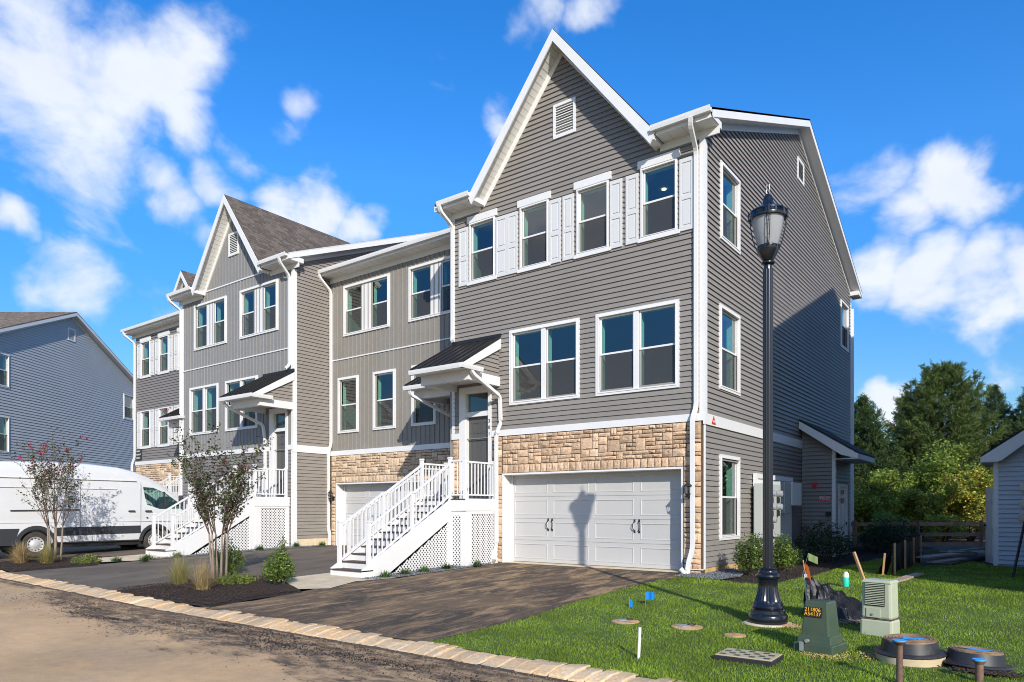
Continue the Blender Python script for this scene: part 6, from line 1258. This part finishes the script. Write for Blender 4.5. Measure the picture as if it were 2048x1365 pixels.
shrub('dark shaded shrub before the closet wall', -4.6, 20.3, 1.3, 1.05, 'hollyd', 4200, .06, seed=7); shrub('dark low shrub in shade beside the white closet door', -4.0, 25.2, 1.2, 1.0, 'hollyd', 3400, .06, seed=8); shrub('dark shrub farthest along the shaded mulch', -3.9, 27.0, 1.5, 1.1, 'hollyd', 3400, .06, seed=9); shrub('low dark shrub in the shade left of the closet shrub', -4.9, 18.6, .6, .45, 'hollyd', 1200, .05, seed=10)
tuft('green and gold grass clump left of the trunks in the middle bed', -14.1, 7.45, .6, .66, 'straw2', 650, .006, 'ornamental grasses', droop=.35, seed=1); tuft('dry golden grass clump in front of the trunks in the middle bed', -12.95, 7.3, .52, .62, 'straw', 650, .006, 'ornamental grasses', droop=.35, seed=2)
tuft('straw coloured grass clump at the far left of the left bed', -21.75, 7.15, .6, .6, 'straw', 750, .008, 'ornamental grasses', droop=.5, seed=3); tuft('gold and green grass clump at the foot of the left crape myrtle', -21.0, 7.5, .56, .6, 'straw2', 650, .008, 'ornamental grasses', droop=.45, seed=4)
lsp = [(-11.5, 10.7), (-11.5, 11.3), (-11.45, 11.9), (-11.4, 12.6), (-11.1, 13.4), (-20.1, 9.7), (-20.0, 10.5), (-20.05, 11.6), (-20.0, 13.2), (-20.0, 14.6), (-19.8, 15.5), (-20.2, 8.9), (-19.5, 9.3)]
near = ['first green clump from the foot of the nearest staircase', 'second green clump along the nearest staircase skirt', 'third green clump along the nearest staircase skirt', 'green clump before the small lattice of the nearest staircase', 'green clump nearest the garage beside the nearest lattice']
farl = ['green clump at the foot of the farther staircase, right side', 'green clump by the stringer of the farther staircase', 'green clump before the sloped lattice of the farther staircase', 'green clump before the square lattice of the farther staircase', 'green clump under the corner post of the middle gabled house', 'green clump at the downspout between the middle and recessed houses', 'green clump at the path edge in front of the farther staircase', 'foremost green clump on the gravel by the farther staircase']
for i, (x, y) in enumerate(lsp):
    tuft((near+farl)[i], x, y, .22, .17, 'liri', 160, .014, 'low grass-like clumps by the stairs', 'ground cover plant', .9, 20+i, name='liriope')

# ================================================================== white van
van = thing('parked_van', 'white high-roof cargo van parked nose-in with grey lower trim', 'van', (-24.3, 10, 0)); VX = -23.3; half = 1.0; cx = VX-half
# side profile (y, roof z) and sections
sec = [(6.45, 2.55, .97), (6.52, 2.72, .985), (7.2, 2.78, 1.0), (8.4, 2.83, 1.0), (9.5, 2.82, 1.0), (10.4, 2.75, 1.0), (10.9, 2.64, .995), (11.3, 2.5, .985), (11.75, 2.28, .975), (12.15, 2.05, .965), (12.5, 1.8, .955), (12.8, 1.5, .94), (13.05, 1.24, .9), (13.2, 1.1, .82)]
def ring(zt, w, tap=1.0):
    zb = .4; sh = min(1.35, zt*.6); pts = [(w*.9, zb-.02), (w*.985, zb+.02), (w, .6), (w, .95), (w*.985, 1.05), (w*.995, 1.15), (w*.99, sh+.05)]; wr = w*(.9 if zt > 1.9 else .9+.06*(1.9-zt)); hh = max(zt-sh, .05)
    if zt > 1.6: pts += [(w-(w-wr)*.35, sh+hh*.45), (w-(w-wr)*.72, sh+hh*.78), (wr-.02, zt-.12), (wr-.08, zt-.045), (wr-.2, zt-.008), (0, zt+.015)]
    else: pts = [(a, min(b, zt-.02-.008*i)) for i, (a, b) in enumerate(pts[:7])]+[(w*.97, zt-.07), (w*.95, zt-.045), (w*.9, zt-.02), (w*.8, zt-.01), (w*.6, zt), (0, zt+.01)]
    return pts
bm_b = MB(); rings = []
for y, zt, w in sec:
    rr_ = ring(zt, w); full = [(cx+a, y, b) for a, b in rr_]+[(cx-a, y, b) for a, b in rr_[-2::-1]]; rings.append(full)
n = len(rings[0])
for rr_ in rings: bm_b.v += rr_
for i in range(len(rings)-1):
    for j in range(n): bm_b.f.append((i*n+j, i*n+(j+1) % n, (i+1)*n+(j+1) % n, (i+1)*n+j))
bm_b.f.append(tuple(range(n))); bm_b.f.append(tuple((len(rings)-1)*n+j for j in range(n-1, -1, -1)))
body = bm_b.build('body', 'paint', van)
wy = (8.05, 11.5)
cut_ = MB()
for y in wy: cut_.tube([(VX+.2, y, .37), (VX-.45, y, .37)], .44, 32)
for y in wy: cut_.tube([(VX-2.2, y, .37), (VX-1.55, y, .37)], .44, 32)
co = cut_.build('cut', 'paint'); co.location = (0, 0, 0)
# cut the side window through as well
wc = MB().prism([(VX+.3, 11.12, 2.12), (VX+.3, 11.45, 2.1), (VX+.3, 11.85, 1.93), (VX+.3, 12.3, 1.62), (VX+.3, 12.42, 1.43), (VX+.3, 11.66, 1.4), (VX+.3, 11.24, 1.54), (VX+.3, 11.17, 1.8)], (-2.7, 0, 0)).build('cut', 'paint')
inner = MB().box(cx-.86, cx+.86, 11.0, 12.45, .9, 2.05).build('cut', 'vtrim')
for c_ in (co, inner, wc):
    md = body.modifiers.new('b', 'BOOLEAN'); md.object = c_; md.operation = 'DIFFERENCE'; md.solver = 'EXACT'
bpy.context.view_layer.update(); dg = bpy.context.evaluated_depsgraph_get(); me = bpy.data.meshes.new_from_object(body.evaluated_get(dg)); body.modifiers.clear(); body.data = me
for p in me.polygons: p.use_smooth = True
try: me.set_sharp_from_angle(angle=R(32))
except Exception: pass
for c_ in (co, inner, wc): bpy.data.objects.remove(c_)
e = VX+.004
def onside(pts, name, m, th=.012, par=van): return MB().prism([(e, a, b) for a, b in pts], (th, 0, 0)).build(name, m, par)
sg_ = MB().prism([(VX-.035, a, b) for a, b in ((11.12, 2.12), (11.45, 2.1), (11.85, 1.93), (12.3, 1.62), (12.42, 1.43), (11.66, 1.4), (11.24, 1.54), (11.17, 1.8))], (-.006, 0, 0)).build('side_window', 'glassc', van)
MB().box(VX-.05, VX-.03, 11.78, 11.83, 1.4, 1.98).build('window_divider', 'vtrim', van)
ws = MB().quad((cx-.82, 11.5, 2.36), (cx+.82, 11.5, 2.36), (cx+.86, 12.6, 1.75), (cx-.86, 12.6, 1.75)).build('windscreen', 'blackm', van, recalc=False) if False else None
onside([(6.5, .6), (7.55, .6), (7.62, .84), (6.5, .84)], 'lower_trim', 'vtrim'); onside([(8.55, .6), (11.0, .63), (11.0, .87), (8.5, .85)], 'lower_trim', 'vtrim'); onside([(11.98, .65), (12.9, .65), (12.9, .88), (12.0, .88)], 'lower_trim', 'vtrim')
onside([(6.5, .36), (7.55, .36), (7.6, .6), (6.5, .6)], 'rear_bumper_corner', 'vtrim')
for y in wy:
    a = MB(); V = []
    for i in range(17): th = math.pi*i/16; V += [(e, y+.44*math.cos(th), .37+.44*math.sin(th)), (e+.03, y+.44*math.cos(th), .37+.44*math.sin(th)), (e+.03, y+.53*math.cos(th), .37+.54*math.sin(th)), (e, y+.54*math.cos(th), .37+.55*math.sin(th))]
    a.add(V, [(4*i+j, 4*i+(j+1) % 4, 4*i+4+(j+1) % 4, 4*i+4+j) for i in range(16) for j in range(4)]).build('wheel_arch', 'vtrim', van, smooth=True)
    for sx in (1, -1):
        x0_ = VX-.03 if sx == 1 else VX-1.97; w_ = MB(); w_.v = []; prof = [(.0, -.2), (.3, -.2), (.365, -.17), (.37, -.1), (.37, -.05), (.355, -.01), (.32, 0), (.235, -.01), (.22, -.03)]
        V = []; F = []; nn = 36
        for r_, o_ in prof:
            for j in range(nn): th = 6.283*j/nn; V.append((x0_+sx*o_, y+r_*math.cos(th), .37+r_*math.sin(th)))
        F = [(i*nn+j, i*nn+(j+1) % nn, (i+1)*nn+(j+1) % nn, (i+1)*nn+j) for i in range(len(prof)-1) for j in range(nn)]
        wh = MB().add(V, F).build('wheel', 'tyre', van, smooth=True)
        prof = [(.225, -.03), (.215, -.005), (.2, -.02), (.17, -.05), (.12, -.045), (.09, -.02), (.06, -.01), (.0, -.01)]; V = [(x0_+sx*o_, y+r_*math.cos(6.283*j/nn), .37+r_*math.sin(6.283*j/nn)) for r_, o_ in prof for j in range(nn)]
        F = [(i*nn+j, i*nn+(j+1) % nn, (i+1)*nn+(j+1) % nn, (i+1)*nn+j) for i in range(len(prof)-1) for j in range(nn)]; MB().add(V, F).build('rim', 'rim', wh, smooth=True)
        if sx == 1:
            hs_ = MB()
            for j in range(12): th = 6.283*j/12; hs_.tube([(x0_-.045, y+.178*math.cos(th), .37+.178*math.sin(th)), (x0_-.03, y+.178*math.cos(th), .37+.178*math.sin(th))], .02, 8)
            hs_.build('rim_slots', 'blackm', wh)
for y in (9.22, 11.02, 12.48): onside([(y-.004, .48), (y+.004, .48), (y+.004, 2.25 if y < 12 else 1.4), (y-.004, 2.25 if y < 12 else 1.4)], 'door_seam', 'vtrim', .001)
onside([(7.4, 1.34), (9.2, 1.36), (9.2, 1.395), (7.4, 1.375)], 'slide_rail', 'vtrim', .02)
for y in (10.62, 11.15): onside([(y, 1.33), (y+.02, 1.36), (y+.2, 1.36), (y+.22, 1.33), (y+.2, 1.315), (y+.02, 1.315)], 'door_handle', 'vtrim', .035)
onside([(11.2, 1.1), (11.25, 1.1), (11.25, 1.14), (11.2, 1.14)], 'fuel_lock', 'vtrim', .006)
onside([(6.5, 2.27), (10.9, 2.28), (10.9, 2.292), (6.5, 2.282)], 'roof_groove', 'wht2', -.09) if False else None
for z_, a_, b_ in ((2.3, 6.5, 10.9), (2.02, 6.6, 10.3)): MB().box(VX-.055 if z_ > 2.2 else VX-.032, VX-.012 if z_ > 2.2 else VX-.005, a_, b_, z_, z_+.014).build('body_crease', 'wht2', van)
onside([(6.5, 1.0), (12.7, 1.0), (12.7, 1.02), (6.5, 1.02)], 'body_crease', 'wht2', .006)
mm = MB(); mm.box(VX+.02, VX+.22, 12.25, 12.33, 1.5, 1.86); mm.build('wing_mirror', 'vtrim', van, bevel=.02)
MB().box(cx-.9, cx+.9, 12.6, 13.3, .38, .72).build('front_bumper', 'vtrim', van, bevel=.04); MB().box(cx-.85, cx+.85, 6.9, 12.8, .25, .4).build('chassis', 'blackm', van)
hl = MB().box(cx+.62, cx+.88, 12.9, 13.2, .85, 1.08).build('headlight', 'lens', van, bevel=.03)
for s_ in (-.4, .4): MB().box(cx+s_-.22, cx+s_+.22, 11.05, 11.2, 1.0, 1.85).build('seat', 'blackm', van, bevel=.05)
stw = MB(); V = [(cx-.4+.19*math.cos(6.283*j/20), 12.0-.05*math.sin(6.283*j/20), 1.4+.17*math.sin(6.283*j/20)) for j in range(21)]; stw.tube(V, .015, 6, cap=False); stw.build('steering_wheel', 'blackm', van)
t = thing('unidentified_red_shape', 'unidentified red and black shape, given the form of a chest, between the balusters beyond the van nose', 'chest', (-24.3, 13.75, .05)); MB().box(-24.75, -23.75, 13.7, 14.1, .92, 1.24).build('lid', 'redc', t, bevel=.02); MB().box(-24.72, -23.78, 13.72, 14.08, .05, .92).build('cabinet', 'blackm', t, bevel=.01)  # red shape of unknown kind; the chest form is made up
